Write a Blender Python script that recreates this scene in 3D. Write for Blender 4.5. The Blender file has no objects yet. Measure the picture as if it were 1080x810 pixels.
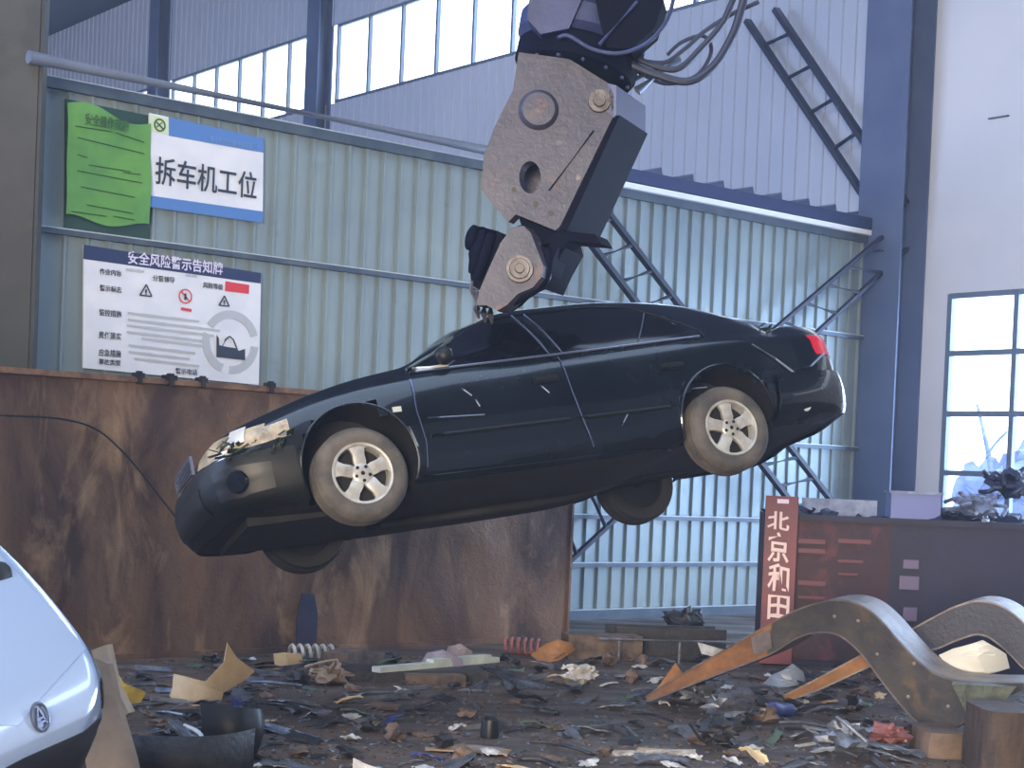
import bpy, bmesh, math, random
import numpy as np
from mathutils import Vector, Matrix, Euler, noise
from mathutils.bvhtree import BVHTree
from mathutils.geometry import tessellate_polygon
SC = bpy.context.scene
COL = SC.collection
PI = math.pi

# ------------------------------------------------------------------ camera
F_PX, CY, PITCH, ROLL, CAM_H = 1723.95, 529.36, math.radians(-1.059), math.radians(-2.397), 1.8
cam_d = bpy.data.cameras.new('camera')
cam = bpy.data.objects.new('camera', cam_d)
COL.objects.link(cam)
CR = Matrix.Rotation(PITCH, 3, 'X') @ Matrix.Rotation(ROLL, 3, 'Y')
cam.matrix_world = Matrix.Translation((0, 0, CAM_H)) @ (CR @ Matrix.Rotation(PI / 2, 3, 'X')).to_4x4()
cam_d.sensor_fit = 'HORIZONTAL'
cam_d.sensor_width = 36
cam_d.lens = F_PX / 1080 * 36
cam_d.shift_y = (CY - 405) / 1080
cam_d.clip_end = 300
SC.camera = cam

# hall frame: J is where the partition meets the window wall, A runs along the partition, B along the window wall
TH = math.radians(39.41)
AV = Vector((math.cos(TH), math.sin(TH), 0))
BV = Vector((-math.sin(TH), math.cos(TH), 0))
J = Vector((5.35, 23.97, 0))
def hall(a, b, z=0.0):
    return J + AV * a + BV * b + Vector((0, 0, z))

# ------------------------------------------------------------------ light and exposure
SC.view_settings.view_transform = 'Standard'
SC.view_settings.look = 'None'
SC.view_settings.gamma = 1
SC.view_settings.use_curve_mapping = False
SC.view_settings.exposure = 0.18
world = bpy.data.worlds.new('sky')
SC.world = world
world.use_nodes = True
wb = world.node_tree.nodes['Background']
wb.inputs[0].default_value = (0.80, 0.90, 1.0, 1)
wb.inputs[1].default_value = 4.0

def area(name, loc, direction, sx, sy, power, color):
    l = bpy.data.lights.new(name, 'AREA')
    l.shape = 'RECTANGLE'
    l.size, l.size_y, l.energy, l.color = sx, sy, power, color
    o = bpy.data.objects.new(name, l)
    o.location = loc
    o.rotation_euler = Vector(direction).to_track_quat('-Z', 'Z').to_euler()
    COL.objects.link(o)
    return o
area('window_daylight', hall(3.2, -6.5, 3.2), -AV, 12, 5.5, 3400, (0.46, 0.64, 1.0))
area('clerestory_daylight', hall(2.0, 6, 11), -AV + Vector((0, 0, -.35)), 50, 3.0, 3500, (0.50, 0.64, 1.0))
area('overhead_fill', hall(-16, -9, 13.6), (0, 0, -1), 16, 12, 1800, (0.55, 0.72, 1.0))  # added soft overhead fill; no skylight is built into the ceiling
area('opposite_wall_fill', hall(-31.3, 4, 10.5), AV + Vector((0, 0, -.05)), 50, 3.5, 15500, (0.50, 0.64, 1.0))  # added fill to brighten the window wall; no windows built behind it
area('warm_side_fill', hall(-30, -22, 3.5), AV + BV * .75, 7, 6, 6800, (1.0, 0.84, 0.64))  # added warm fill for the left side, in front of an unseen opening

# light dusty haze that fills the hall
def haze():
    m = bpy.data.materials.new('dust_haze'); m.use_nodes = True; nt = m.node_tree; nt.nodes.clear()
    o = nt.nodes.new('ShaderNodeOutputMaterial'); v = nt.nodes.new('ShaderNodeVolumeScatter')
    v.inputs['Color'].default_value = (.62, .74, 1, 1); v.inputs['Density'].default_value = HAZE; v.inputs['Anisotropy'].default_value = .35
    nt.links.new(v.outputs[0], o.inputs['Volume'])
    me = bpy.data.meshes.new('haze'); bm = bmesh.new()
    b = [hall(-31.9, -31.9), hall(-.05, -31.9), hall(-.05, 45.9), hall(-31.9, 45.9)]
    lo = [bm.verts.new(p + Vector((0, 0, .01))) for p in b]; hi = [bm.verts.new(p + Vector((0, 0, 13.75))) for p in b]
    bm.faces.new(lo[::-1]); bm.faces.new(hi)
    for i in range(4): bm.faces.new((lo[i], lo[(i + 1) % 4], hi[(i + 1) % 4], hi[i]))
    bm.to_mesh(me); bm.free(); me.materials.append(m)
    ob = bpy.data.objects.new('haze', me); COL.objects.link(ob); ob['kind'] = 'stuff'; ob['label'] = 'thin bluish dust haze hanging in the whole hall'; ob['category'] = 'haze'
HAZE = .0034
haze()

# ------------------------------------------------------------------ helpers
def lin(c):
    return tuple(((v / 255) / 12.92 if v / 255 <= .04045 else ((v / 255 + .055) / 1.055) ** 2.4) for v in c)
def ray(px, py):
    return (CR @ Vector(((px - 540) / F_PX, 1.0, (CY - py) / F_PX))).normalized()
CAMP = Vector((0, 0, CAM_H))
def at(px, py, Y):
    d = ray(px, py)
    return CAMP + d * (Y / d.y)
def on_plane(px, py, p0, n):
    d = ray(px, py)
    return CAMP + d * ((Vector(p0) - CAMP).dot(n) / d.dot(n))
def on_ground(px, py, z=0.0):
    return on_plane(px, py, (0, 0, z), Vector((0, 0, 1)))

MATS = {}
def mat(name, col, rough=.6, metal=0.0, col2=None, scale=4.0, stretch=(1, 1, 1), mix=(.4, .65), bump=0.0, bscale=30.0, col3=None, scale3=1.0, mix3=(.55, .7),
        detail=6.0, coat=0.0, spec=.5, emit=None, rough2=None, dist=0.0):
    if name in MATS: return MATS[name]
    m = bpy.data.materials.new(name); m.use_nodes = True
    nt = m.node_tree; bs = nt.nodes['Principled BSDF']
    c1 = (*lin(col), 1)
    bs.inputs['Base Color'].default_value = c1
    bs.inputs['Roughness'].default_value = rough
    bs.inputs['Metallic'].default_value = metal
    bs.inputs['Specular IOR Level'].default_value = spec
    bs.inputs['Coat Weight'].default_value = coat
    tc = nt.nodes.new('ShaderNodeTexCoord')
    def nz(sc, st, det=detail, ds=dist):
        mp = nt.nodes.new('ShaderNodeMapping'); mp.inputs['Scale'].default_value = st
        nt.links.new(tc.outputs['Object'], mp.inputs['Vector'])
        n = nt.nodes.new('ShaderNodeTexNoise'); n.inputs['Scale'].default_value = sc
        n.inputs['Detail'].default_value = det; n.inputs['Roughness'].default_value = .62; n.inputs['Distortion'].default_value = ds
        nt.links.new(mp.outputs['Vector'], n.inputs['Vector'])
        return n.outputs['Fac']
    def ramp(fac, lo, hi):
        r = nt.nodes.new('ShaderNodeMapRange'); r.inputs['From Min'].default_value = lo; r.inputs['From Max'].default_value = hi
        nt.links.new(fac, r.inputs['Value']); return r.outputs['Result']
    def mixc(f, a, b):
        x = nt.nodes.new('ShaderNodeMix'); x.data_type = 'RGBA'
        nt.links.new(f, x.inputs['Factor'])
        for k, v in (('A', a), ('B', b)):
            s = [i for i in x.inputs if i.name == k and i.type == 'RGBA'][0]
            if isinstance(v, tuple): s.default_value = v
            else: nt.links.new(v, s)
        return [o for o in x.outputs if o.type == 'RGBA'][0]
    cur = c1
    if col2 is not None:
        f = ramp(nz(scale, stretch), *mix)
        cur = mixc(f, c1, (*lin(col2), 1))
        if rough2 is not None:
            r = nt.nodes.new('ShaderNodeMapRange'); r.inputs['To Min'].default_value = rough; r.inputs['To Max'].default_value = rough2
            nt.links.new(f, r.inputs['Value']); nt.links.new(r.outputs['Result'], bs.inputs['Roughness'])
    if col3 is not None:
        f = ramp(nz(scale3, stretch, 8, .6), *mix3)
        cur = mixc(f, cur, (*lin(col3), 1))
    if not isinstance(cur, tuple): nt.links.new(cur, bs.inputs['Base Color'])
    if bump:
        b = nt.nodes.new('ShaderNodeBump'); b.inputs['Strength'].default_value = bump; b.inputs['Distance'].default_value = .02
        nt.links.new(nz(bscale, (1, 1, 1)), b.inputs['Height']); nt.links.new(b.outputs['Normal'], bs.inputs['Normal'])
    if emit:
        bs.inputs['Emission Color'].default_value = (*lin(col), 1); bs.inputs['Emission Strength'].default_value = emit
    MATS[name] = m
    return m
def glass_mat(name, tint, gloss=.12):
    m = bpy.data.materials.new(name); m.use_nodes = True; nt = m.node_tree
    nt.nodes.clear()
    o = nt.nodes.new('ShaderNodeOutputMaterial'); mx = nt.nodes.new('ShaderNodeMixShader')
    t = nt.nodes.new('ShaderNodeBsdfTransparent'); t.inputs[0].default_value = (*tint, 1)
    g = nt.nodes.new('ShaderNodeBsdfGlossy'); g.inputs['Roughness'].default_value = .08
    mx.inputs[0].default_value = gloss
    nt.links.new(t.outputs[0], mx.inputs[1]); nt.links.new(g.outputs[0], mx.inputs[2]); nt.links.new(mx.outputs[0], o.inputs[0])
    return m

def tag(o, label, cat, group=None, kind=None):
    if label: o['label'] = label
    if cat: o['category'] = cat
    if group: o['group'] = group
    if kind: o['kind'] = kind
    return o
def empty(name, label, cat, loc=(0, 0, 0), rot=(0, 0, 0), group=None):
    o = bpy.data.objects.new(name, None); o.empty_display_size = .2
    o.location = loc; o.rotation_euler = rot
    COL.objects.link(o)
    return tag(o, label, cat, group)
def obj(name, bm, m, parent=None, smooth=False, world_coords=True, loc=None):
    """links one mesh object; world-space vertices are moved into the parent's (or loc's) own space"""
    if loc is not None: bmesh.ops.translate(bm, vec=-Vector(loc), verts=bm.verts)
    elif parent is not None and world_coords:
        p = parent; M = Matrix.Identity(4)
        chain = []
        while p is not None: chain.append(p); p = p.parent
        for q in reversed(chain): M = M @ (Matrix.Translation(q.location) @ q.rotation_euler.to_matrix().to_4x4())
        bmesh.ops.transform(bm, matrix=M.inverted(), verts=bm.verts)
    me = bpy.data.meshes.new(name)
    bmesh.ops.recalc_face_normals(bm, faces=bm.faces)
    bm.to_mesh(me); bm.free()
    for x in (m if isinstance(m, (list, tuple)) else [m]): me.materials.append(x)
    if smooth:
        for p in me.polygons: p.use_smooth = True
        if smooth != 'all': me.set_sharp_from_angle(angle=math.radians(smooth if not isinstance(smooth, bool) else 38))
    o = bpy.data.objects.new(name, me)
    if loc is not None: o.location = loc
    COL.objects.link(o)
    if parent is not None: o.parent = parent
    return o
def struct(name, bm, m, smooth=False):
    o = obj(name, bm, m, smooth=smooth); o['kind'] = 'structure'; return o

def add_prism(bm, pts, vec, mi=0):
    """closed prism: planar outline pts (3D) swept along vec"""
    vec = Vector(vec)
    v0 = [bm.verts.new(p) for p in pts]; v1 = [bm.verts.new(Vector(p) + vec) for p in pts]
    n = len(pts)
    for tri in tessellate_polygon([[Vector(p) for p in pts]]):
        try:
            f = bm.faces.new([v0[i] for i in tri]); f.material_index = mi
            f = bm.faces.new([v1[i] for i in reversed(tri)]); f.material_index = mi
        except ValueError: pass
    for i in range(n):
        f = bm.faces.new((v0[i], v0[(i + 1) % n], v1[(i + 1) % n], v1[i])); f.material_index = mi
def add_box(bm, c, size, M=None, mi=0):
    c = Vector(c); hx, hy, hz = [s / 2 for s in size]
    R3 = M if M is not None else Matrix.Identity(3)
    vs = [bm.verts.new(c + R3 @ Vector((x * hx, y * hy, z * hz))) for x in (-1, 1) for y in (-1, 1) for z in (-1, 1)]
    for q in ((0, 1, 3, 2), (4, 6, 7, 5), (0, 4, 5, 1), (2, 3, 7, 6), (0, 2, 6, 4), (1, 5, 7, 3)):
        f = bm.faces.new([vs[i] for i in q]); f.material_index = mi
def frame_of(d, up=Vector((0, 0, 1))):
    d = Vector(d).normalized()
    if abs(d.dot(up)) > .98: up = Vector((1, 0, 0))
    s = d.cross(up).normalized(); u = s.cross(d).normalized()
    return Matrix((d, s, u)).transposed()
def add_bar(bm, p, q, w, h, up=Vector((0, 0, 1)), mi=0):
    p = Vector(p); q = Vector(q)
    add_box(bm, (p + q) / 2, ((q - p).length, w, h), frame_of(q - p, up), mi)
def add_tube(bm, pts, r, n=10, closed=False, caps=True):
    pts = [Vector(p) for p in pts]; rings = []
    rr = r if isinstance(r, (list, tuple)) else [r] * len(pts)
    prev = None
    for i, p in enumerate(pts):
        d = (pts[min(i + 1, len(pts) - 1)] - pts[max(i - 1, 0)]).normalized()
        if prev is None: M = frame_of(d); s, u = M.col[1].copy(), M.col[2].copy()
        else:
            s = (prev - d * prev.dot(d)).normalized(); u = s.cross(d).normalized() * -1
            u = d.cross(s)
        prev = s
        rings.append([bm.verts.new(p + (s * math.cos(t) + u * math.sin(t)) * rr[i]) for t in [2 * PI * k / n for k in range(n)]])
    for a, b in zip(rings, rings[1:]):
        for k in range(n): bm.faces.new((a[k], a[(k + 1) % n], b[(k + 1) % n], b[k]))
    if caps: bm.faces.new(rings[0][::-1]); bm.faces.new(rings[-1])
def add_lathe(bm, c, axis, prof, n=40, mi=0, a0=0.0):
    """prof: list of (radius, distance along axis); closed loop if the first equals the last"""
    M = frame_of(axis); c = Vector(c); d, s, u = M.col[0], M.col[1], M.col[2]
    rings = []
    for r, h in prof:
        if r < 1e-5: rings.append([bm.verts.new(c + d * h)])
        else: rings.append([bm.verts.new(c + d * h + (s * math.cos(a0 + 2 * PI * k / n) + u * math.sin(a0 + 2 * PI * k / n)) * r) for k in range(n)])
    for a, b in zip(rings, rings[1:]):
        for k in range(n):
            k2 = (k + 1) % n
            if len(a) == 1 and len(b) == 1: continue
            if len(a) == 1: f = bm.faces.new((a[0], b[k2], b[k]))
            elif len(b) == 1: f = bm.faces.new((a[k], a[k2], b[0]))
            else: f = bm.faces.new((a[k], a[k2], b[k2], b[k]))
            f.material_index = mi
def shell(bm, th):
    """gives an open grid a thickness of th behind its outward side"""
    bm.normal_update()
    vs = bm.verts[:]; fs = bm.faces[:]; edges = [e for e in bm.edges if len(e.link_faces) == 1]
    cp_ = {v: bm.verts.new(v.co - v.normal * th) for v in vs}
    bd = [(e.verts[0], e.verts[1]) for e in edges]
    for f in fs: bm.faces.new([cp_[v] for v in reversed(f.verts)])
    for a, b in bd: bm.faces.new((a, b, cp_[b], cp_[a]))
def smooth_path(pts, k=6):
    pts = [Vector(p) for p in pts]; out = []
    for i in range(len(pts) - 1):
        p0, p1, p2, p3 = pts[max(i - 1, 0)], pts[i], pts[i + 1], pts[min(i + 2, len(pts) - 1)]
        for j in range(k):
            t = j / k
            out.append(.5 * ((2 * p1) + (p2 - p0) * t + (2 * p0 - 5 * p1 + 4 * p2 - p3) * t * t + (3 * p1 - p0 - 3 * p2 + p3) * t ** 3))
    out.append(pts[-1])
    return out
def text_bm(body, size, bold=0.0, depth=0.004, align='LEFT'):
    """writing as a mesh in its own XY plane, lower left (or centre) at the origin"""
    c = bpy.data.curves.new('writing', 'FONT'); c.body = body; c.size = size; c.offset = bold; c.extrude = depth / 2
    c.align_x = align
    o = bpy.data.objects.new('writing', c); COL.objects.link(o)
    bpy.context.view_layer.update()
    dg = bpy.context.evaluated_depsgraph_get()
    me = bpy.data.meshes.new_from_object(o.evaluated_get(dg))
    bm = bmesh.new(); bm.from_mesh(me)
    bpy.data.objects.remove(o); bpy.data.curves.remove(c); bpy.data.meshes.remove(me)
    return bm
def place_text(body, origin, xdir, zdir, size, bold=0, depth=.004, width=None, align='LEFT', lift=None):
    bm = text_bm(body, size, bold, depth, align)
    if width:
        xs = [v.co.x for v in bm.verts]; k = width / (max(xs) - min(xs))
        for v in bm.verts: v.co.x = (v.co.x - min(xs)) * k
    X = Vector(xdir).normalized(); Z = Vector(zdir).normalized(); N = X.cross(Z).normalized()
    M = Matrix.Translation(Vector(origin)) @ Matrix((X, Z, N)).transposed().to_4x4()
    bmesh.ops.transform(bm, matrix=M, verts=bm.verts)
    return bm

# ------------------------------------------------------------------ materials of the place
m_floor = mat('muddy_floor', (92, 78, 68), .32, col2=(60, 52, 48), scale=1.1, stretch=(.6, 1.6, 1), mix=(.38, .62), col3=(112, 94, 82), scale3=1.3, mix3=(.52, .7), bump=.8, bscale=7, rough2=.7, spec=.5)
m_part = mat('partition_sheet', (134, 148, 150), .42, .2, col2=(118, 134, 142), scale=.8, mix=(.35, .7), col3=(100, 112, 118), scale3=2.0, mix3=(.6, .85), bump=.06, bscale=14)
m_rail = mat('rail_steel', (66, 78, 92), .5, .4, col2=(84, 94, 104), scale=3)
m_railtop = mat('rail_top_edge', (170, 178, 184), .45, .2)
m_wallb = mat('hall_wall_sheet', (172, 180, 198), .6, .0, col2=(160, 170, 190), scale=.3, mix=(.35, .7))
m_plain = mat('hall_wall_plain', (196, 200, 212), .7, 0, col2=(186, 192, 206), scale=.4)
m_col = mat('column_blue_grey', (72, 86, 120), .55, .0, col2=(82, 96, 128), scale=1.2)
m_coldark = mat('column_dirty_brown', (62, 62, 58), .7, .0, col2=(52, 52, 52), scale=1.5, col3=(42, 40, 38), scale3=1.0)
m_ceil = mat('roof_underside', (70, 80, 105), .8)
m_pane = glass_mat('window_pane', (.95, .98, 1.0), .05)
m_mull = mat('window_bar', (92, 106, 128), .5, .2)

# ------------------------------------------------------------------ setting: floor, ceiling, walls
bm = bmesh.new()
n_ = 60
c0, c1_, c2_, c3_ = hall(-32, -32), hall(0.2, -32), hall(0.2, 46), hall(-32, 46)
add_prism(bm, [c0, c1_, c2_, c3_], (0, 0, -.2))
struct('floor', bm, m_floor)
bm = bmesh.new()
add_prism(bm, [hall(-32, -32, 13.8), hall(.6, -32, 13.8), hall(.6, 46, 13.8), hall(-32, 46, 13.8)], (0, 0, .2))
struct('ceiling', bm, m_ceil)
# purlins and roof girder strips are not seen; the end walls that close the hall
for nm, p, q in (('wall_left', (-32, -32), (-32, 46)), ('wall_rear', (-32, -32), (0.2, -32)), ('wall_front', (-32, 46), (.2, 46))):
    bm = bmesh.new()
    P, Q = hall(*p), hall(*q)
    d = (Q - P).normalized(); nn = Vector((d.y, -d.x, 0)) * .15
    if nm == 'wall_left':       # leaves an unseen opening, added to let daylight in
        add_prism(bm, [hall(-32, -17), hall(-32, 46), hall(-32, 46, 13.8), hall(-32, -32, 13.8), hall(-32, -32, 7), hall(-32, -17, 7)], nn)
        add_prism(bm, [hall(-32, -32), hall(-32, -27), hall(-32, -27, 7), hall(-32, -32, 7)], nn)
    else: add_prism(bm, [P, Q, Q + Vector((0, 0, 13.8)), P + Vector((0, 0, 13.8))], nn)
    struct(nm, bm, m_wallb)

def corrugated(bm, origin, d, nrm, s0, s1, z0, z1, pitch, rib, dep, thick=.02, slope=None):
    """sheet along d with trapezoid ribs standing out along nrm; z0/z1 may be functions of s"""
    fz0 = z0 if callable(z0) else (lambda s: z0); fz1 = z1 if callable(z1) else (lambda s: z1)
    s = s0; prof = []
    while s < s1:
        prof += [(s, 0), (s + pitch - 2 * rib, 0), (s + pitch - 1.55 * rib, dep), (s + pitch - .45 * rib, dep)]
        s += pitch
    prof = [p for p in prof if p[0] <= s1] + [(s1, 0)]
    rows = []
    for z_f, off in ((fz0, 0), (fz1, 0), (fz1, -thick), (fz0, -thick)):
        rows.append([bm.verts.new(origin + d * t + nrm * (h + off) + Vector((0, 0, z_f(t)))) for t, h in prof])
    for r in range(4):
        a, b = rows[r], rows[(r + 1) % 4]
        for k in range(len(prof) - 1): bm.faces.new((a[k], a[k + 1], b[k + 1], b[k]))
    for k in (0, -1): bm.faces.new([rows[r][k] for r in range(4)])

# window wall (direction B); openings: clerestory strip and tall windows right of the junction column
CL0, CL1 = 9.62, 11.32
bm = bmesh.new()
corrugated(bm, J, BV, -AV, 0, 46, 0, CL0, .27, .025, .03)
struct('wall_right', bm, m_wallb)
bm = bmesh.new()
corrugated(bm, J, BV, -AV, -32, 46, CL1, 13.8, .27, .025, .03)
struct('wall_right_upper', bm, m_wallb)
bm = bmesh.new()      # smooth wall to the right of the column, with the tall window opening cut out
WZ1 = 4.56
W0, W1 = -1.12, -7.6
ex = AV * .14
def wrect(b0, b1, z0, z1):
    add_prism(bm, [hall(0, b0, z0), hall(0, b1, z0), hall(0, b1, z1), hall(0, b0, z1)], ex)
wrect(0, W0, 0, CL0); wrect(W0, W1, WZ1, CL0); wrect(W1, -32, 0, CL0); wrect(W0, W1, 0, .45)
struct('wall_right_plain', bm, m_plain)
bm = bmesh.new()
hx = hall(-.02, -1.62, 6.95)
add_bar(bm, hx, hx - BV * .32, .03, .02)
struct('trim_3', bm, m_rail)

# clerestory window strip
def window(idx, b0, b1, z0, z1, step_b, zs, bar=.07):
    root = empty('window_%d' % idx, None, None); root['kind'] = 'structure'
    root.location = hall(.05, (b0 + b1) / 2, z0)
    f = bmesh.new()
    lo, hi = min(b0, b1), max(b0, b1)
    k = lo
    while k <= hi + 1e-3:
        add_box(f, hall(.02, k, (z0 + z1) / 2), (.08, bar, z1 - z0), Matrix((AV, BV, Vector((0, 0, 1)))).transposed())
        k += step_b
    for z in zs:
        add_box(f, hall(.02, (lo + hi) / 2, z), (.07, hi - lo, bar), Matrix((AV, BV, Vector((0, 0, 1)))).transposed())
    fo = obj('window_frame', f, m_mull, root)
    g = bmesh.new()
    add_box(g, hall(.04, (lo + hi) / 2, (z0 + z1) / 2), (.012, hi - lo, z1 - z0), Matrix((AV, BV, Vector((0, 0, 1)))).transposed())
    obj('pane', g, m_pane, root)
window(1, 0.6, 15.0, CL0, CL1, 1.2, (CL0 + .03, CL1 - .03), .06)
window(2, 15.9, 22.6, CL0, CL1, 1.115, (CL0 + .03, CL1 - .03), .06)
window(3, 23.4, 45.0, CL0, CL1, 1.2, (CL0 + .03, CL1 - .03), .06)
window(4, W1, W0, .45, WZ1, 1.08, (.48, 1.2, 2.04, 2.87, 3.72, WZ1 - .03), .075)
window(5, -31, -.6, CL0, CL1, 1.2, (CL0 + .03, CL1 - .03), .06)

def h_column(name, base, ax, flange, depth, z1, m, t=.03):
    """H-section: web along ax, flanges across"""
    bm = bmesh.new(); ay = Vector((-ax.y, ax.x, 0)); R3 = Matrix((ax, ay, Vector((0, 0, 1)))).transposed()
    add_box(bm, base + Vector((0, 0, z1 / 2)), (depth, t, z1), R3)
    for s in (-1, 1): add_box(bm, base + ax * s * (depth / 2) + Vector((0, 0, z1 / 2)), (t, flange, z1), R3)
    o = struct(name, bm, m); return o
h_column('trim_4', hall(-.30, -.28), AV, .78, .56, 13.8, m_col)
h_column('trim_5', hall(-.18, 15.45), AV, .50, .36, 13.8, m_col)
h_column('trim_6', hall(-.18, 23.0), AV, .50, .36, 13.8, m_col)
# dirty column at the far left in front of the partition
pc = at(12, 300, 15.1)
bm = bmesh.new()
add_box(bm, Vector((pc.x, pc.y, 6.9)), (.46, .35, 13.8), Matrix.Rotation(TH * .25, 3, 'Z'))
add_box(bm, Vector((pc.x - .02, pc.y - .2, 6.9)), (.5, .03, 13.8), Matrix.Rotation(TH * .25, 3, 'Z'))
struct('trim_7', bm, m_coldark)

# partition
A0 = -18.0
PZ = lambda t: 5.34 + .0 * t
bm = bmesh.new()
corrugated(bm, hall(A0, 0), AV, -BV, 0, 18.0 - .1, 0, 5.34, .232, .024, .034)
struct('wall_partition', bm, m_part, smooth=False)
def rail(name, z, h, a0, a1, out=.06):
    bm = bmesh.new()
    add_bar(bm, hall(a0, -out, z), hall(a1, -out, z), .07, h)
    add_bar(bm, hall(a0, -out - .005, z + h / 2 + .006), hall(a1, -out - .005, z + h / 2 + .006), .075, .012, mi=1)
    o = struct(name, bm, [m_rail, m_railtop]); return o
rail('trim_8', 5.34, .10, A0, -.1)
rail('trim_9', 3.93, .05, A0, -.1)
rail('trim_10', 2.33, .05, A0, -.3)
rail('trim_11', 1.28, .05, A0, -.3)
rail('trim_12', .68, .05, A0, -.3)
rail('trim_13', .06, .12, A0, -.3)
# pixel-checked points on the partition face
PN = BV.copy()
def on_part(px, py, off=0.0):
    return on_plane(px, py, hall(0, -off), PN)

# ------------------------------------------------------------------ large rusty bin in front of the partition
m_rust = mat('rusty_plate', (110, 82, 60), .6, .1, col2=(62, 44, 38), scale=1.5, stretch=(1, 1, .4), mix=(.38, .62), col3=(158, 128, 98), scale3=2.2, mix3=(.55, .74), bump=.5, bscale=16, rough2=.8, dist=.8)
m_rustrim = mat('rusty_rim', (128, 98, 74), .6, .2, col2=(84, 62, 50), scale=5, mix=(.4, .6))
m_bluepaint = mat('dark_blue_paint_mark', (34, 40, 66), .5, col2=(52, 52, 66), scale=6)
m_black = mat('black_plastic', (20, 21, 24), .45, spec=.4)
m_blacksteel = mat('black_steel', (34, 36, 40), .5, .5, col2=(58, 54, 52), scale=6)
G0 = on_ground(300, 688)
def on_bin(px, py, off=0.0): return on_plane(px, py, G0 - BV * off, BV)
def bin_frame(p):      # a-coordinate along A
    return (p - G0).dot(AV)
aL, aR = bin_frame(on_bin(-40, 500)), bin_frame(on_bin(603, 600))
zT = (on_bin(0, 387).z + on_bin(318, 410).z) / 2
bin_o = empty('rusty_container', 'long open-topped rusty brown steel bin standing along the corrugated partition', 'container', G0 + AV * (aL + aR) / 2 + BV * .45)
M_A = Matrix((AV, BV, Vector((0, 0, 1)))).transposed()
def abox(bm, a0, a1, b0, b1, z0, z1, mi=0, base=None):
    b = base or G0
    add_box(bm, b + AV * (a0 + a1) / 2 + BV * (b0 + b1) / 2 + Vector((0, 0, (z0 + z1) / 2)), (a1 - a0, b1 - b0, z1 - z0), M_A, mi)
# dented front sheet
bm = bmesh.new(); NX, NZ = 150, 50; g = []
for i in range(NX + 1):
    row = []
    for k in range(NZ + 1):
        a = aL + (aR - aL) * i / NX; z = .03 + (zT - .06) * k / NZ
        e = min(1, 6 * min(i / NX, 1 - i / NX, k / NZ, 1 - k / NZ))
        d = (noise.noise(Vector((a * .8, z * .8, 3))) * .045 + noise.noise(Vector((a * 2.6, z * 2.2, 9))) * .016 + noise.noise(Vector((a * 6, z * 4, 19))) * .006) * e
        row.append(bm.verts.new(G0 + AV * a + BV * (d + .02) + Vector((0, 0, z))))
    g.append(row)
for i in range(NX):
    for k in range(NZ): bm.faces.new((g[i][k], g[i + 1][k], g[i + 1][k + 1], g[i][k + 1]))
shell(bm, .012)
obj('front_panel', bm, m_rust, bin_o, smooth=True)
bm = bmesh.new(); abox(bm, aL, aL + .02, .03, .9, .02, zT - .04); obj('end_panel', bm, m_rust, bin_o)
bm = bmesh.new(); abox(bm, aR - .03, aR, .0, .9, 0, zT - .03); obj('end_panel', bm, m_rust, bin_o)
bm = bmesh.new(); abox(bm, aL, aR, .88, .9, .02, zT - .04); obj('back_panel', bm, m_rust, bin_o)
bm = bmesh.new(); abox(bm, aL, aR, .02, .9, .0, .03); abox(bm, aL, aR, -.03, .06, 0, .05); obj('base', bm, m_rust, bin_o)
bm = bmesh.new(); abox(bm, aL, aR, -.04, .07, zT - .05, zT); abox(bm, aL, aR, .84, .93, zT - .05, zT); obj('rim', bm, m_rustrim, bin_o)
for px, w in ((145, .09), (178, .12), (212, .09), (284, .09)):
    a = bin_frame(on_bin(px, 400)); bm = bmesh.new()
    abox(bm, a - w / 2, a + w / 2, -.05, .03, zT - .01, zT + .035)
    abox(bm, a - w / 5, a + w / 5, -.06, .0, zT - .06, zT + .05)
    obj('lug', bm, m_blacksteel, bin_o)
bm = bmesh.new()
a = bin_frame(on_bin(322, 660)); pts = [G0 + AV * (a + x) + BV * -.012 + Vector((0, 0, z)) for x, z in ((-.1, .08), (.12, .08), (.13, .35), (.08, .55), (-.06, .56), (-.11, .3))]
add_prism(bm, pts, BV * .008); obj('paint_mark', bm, m_bluepaint, bin_o)
# lifted seam wire across the left of the sheet
bm = bmesh.new(); add_tube(bm, smooth_path([on_bin(0, 438, .03), on_bin(60, 441, .03), on_bin(100, 452, .03), on_bin(128, 475, .03), on_bin(150, 500, .03), on_bin(185, 545, .03)]), .008, 6)
obj('loose_wire', bm, m_black, bin_o)

# ------------------------------------------------------------------ signs on the partition
m_green = mat('green_cloth', (88, 142, 66), .7, col2=(70, 122, 60), scale=2)
m_greend = mat('dark_green_board', (24, 58, 52), .5)
m_navy = mat('navy_print', (30, 44, 84), .45)
m_white = mat('white_board', (212, 214, 222), .4, col2=(196, 200, 212), scale=2)
m_blue = mat('sign_blue', (74, 116, 176), .4)
m_ltblue = mat('sign_pale_blue', (110, 150, 205), .4)
m_ink = mat('dark_ink', (38, 48, 66), .5)
m_gink = mat('green_ink', (44, 84, 40), .5)
m_grey = mat('grey_print', (168, 172, 180), .5)
m_red = mat('red_print', (196, 52, 60), .5)
m_lilac = mat('pale_print', (206, 200, 224), .5)
def quad_on(pxs, off, th, ):
    bm = bmesh.new(); add_prism(bm, [on_part(x, y, off) for x, y in pxs], -BV * -th); return bm
UP = Vector((0, 0, 1))
def strip(bm, x0, y0, x1, y1, off, h, th=.003):
    p, q = on_part(x0, y0, off), on_part(x1, y1, off)
    add_bar(bm, p, q, th, h)
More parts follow.
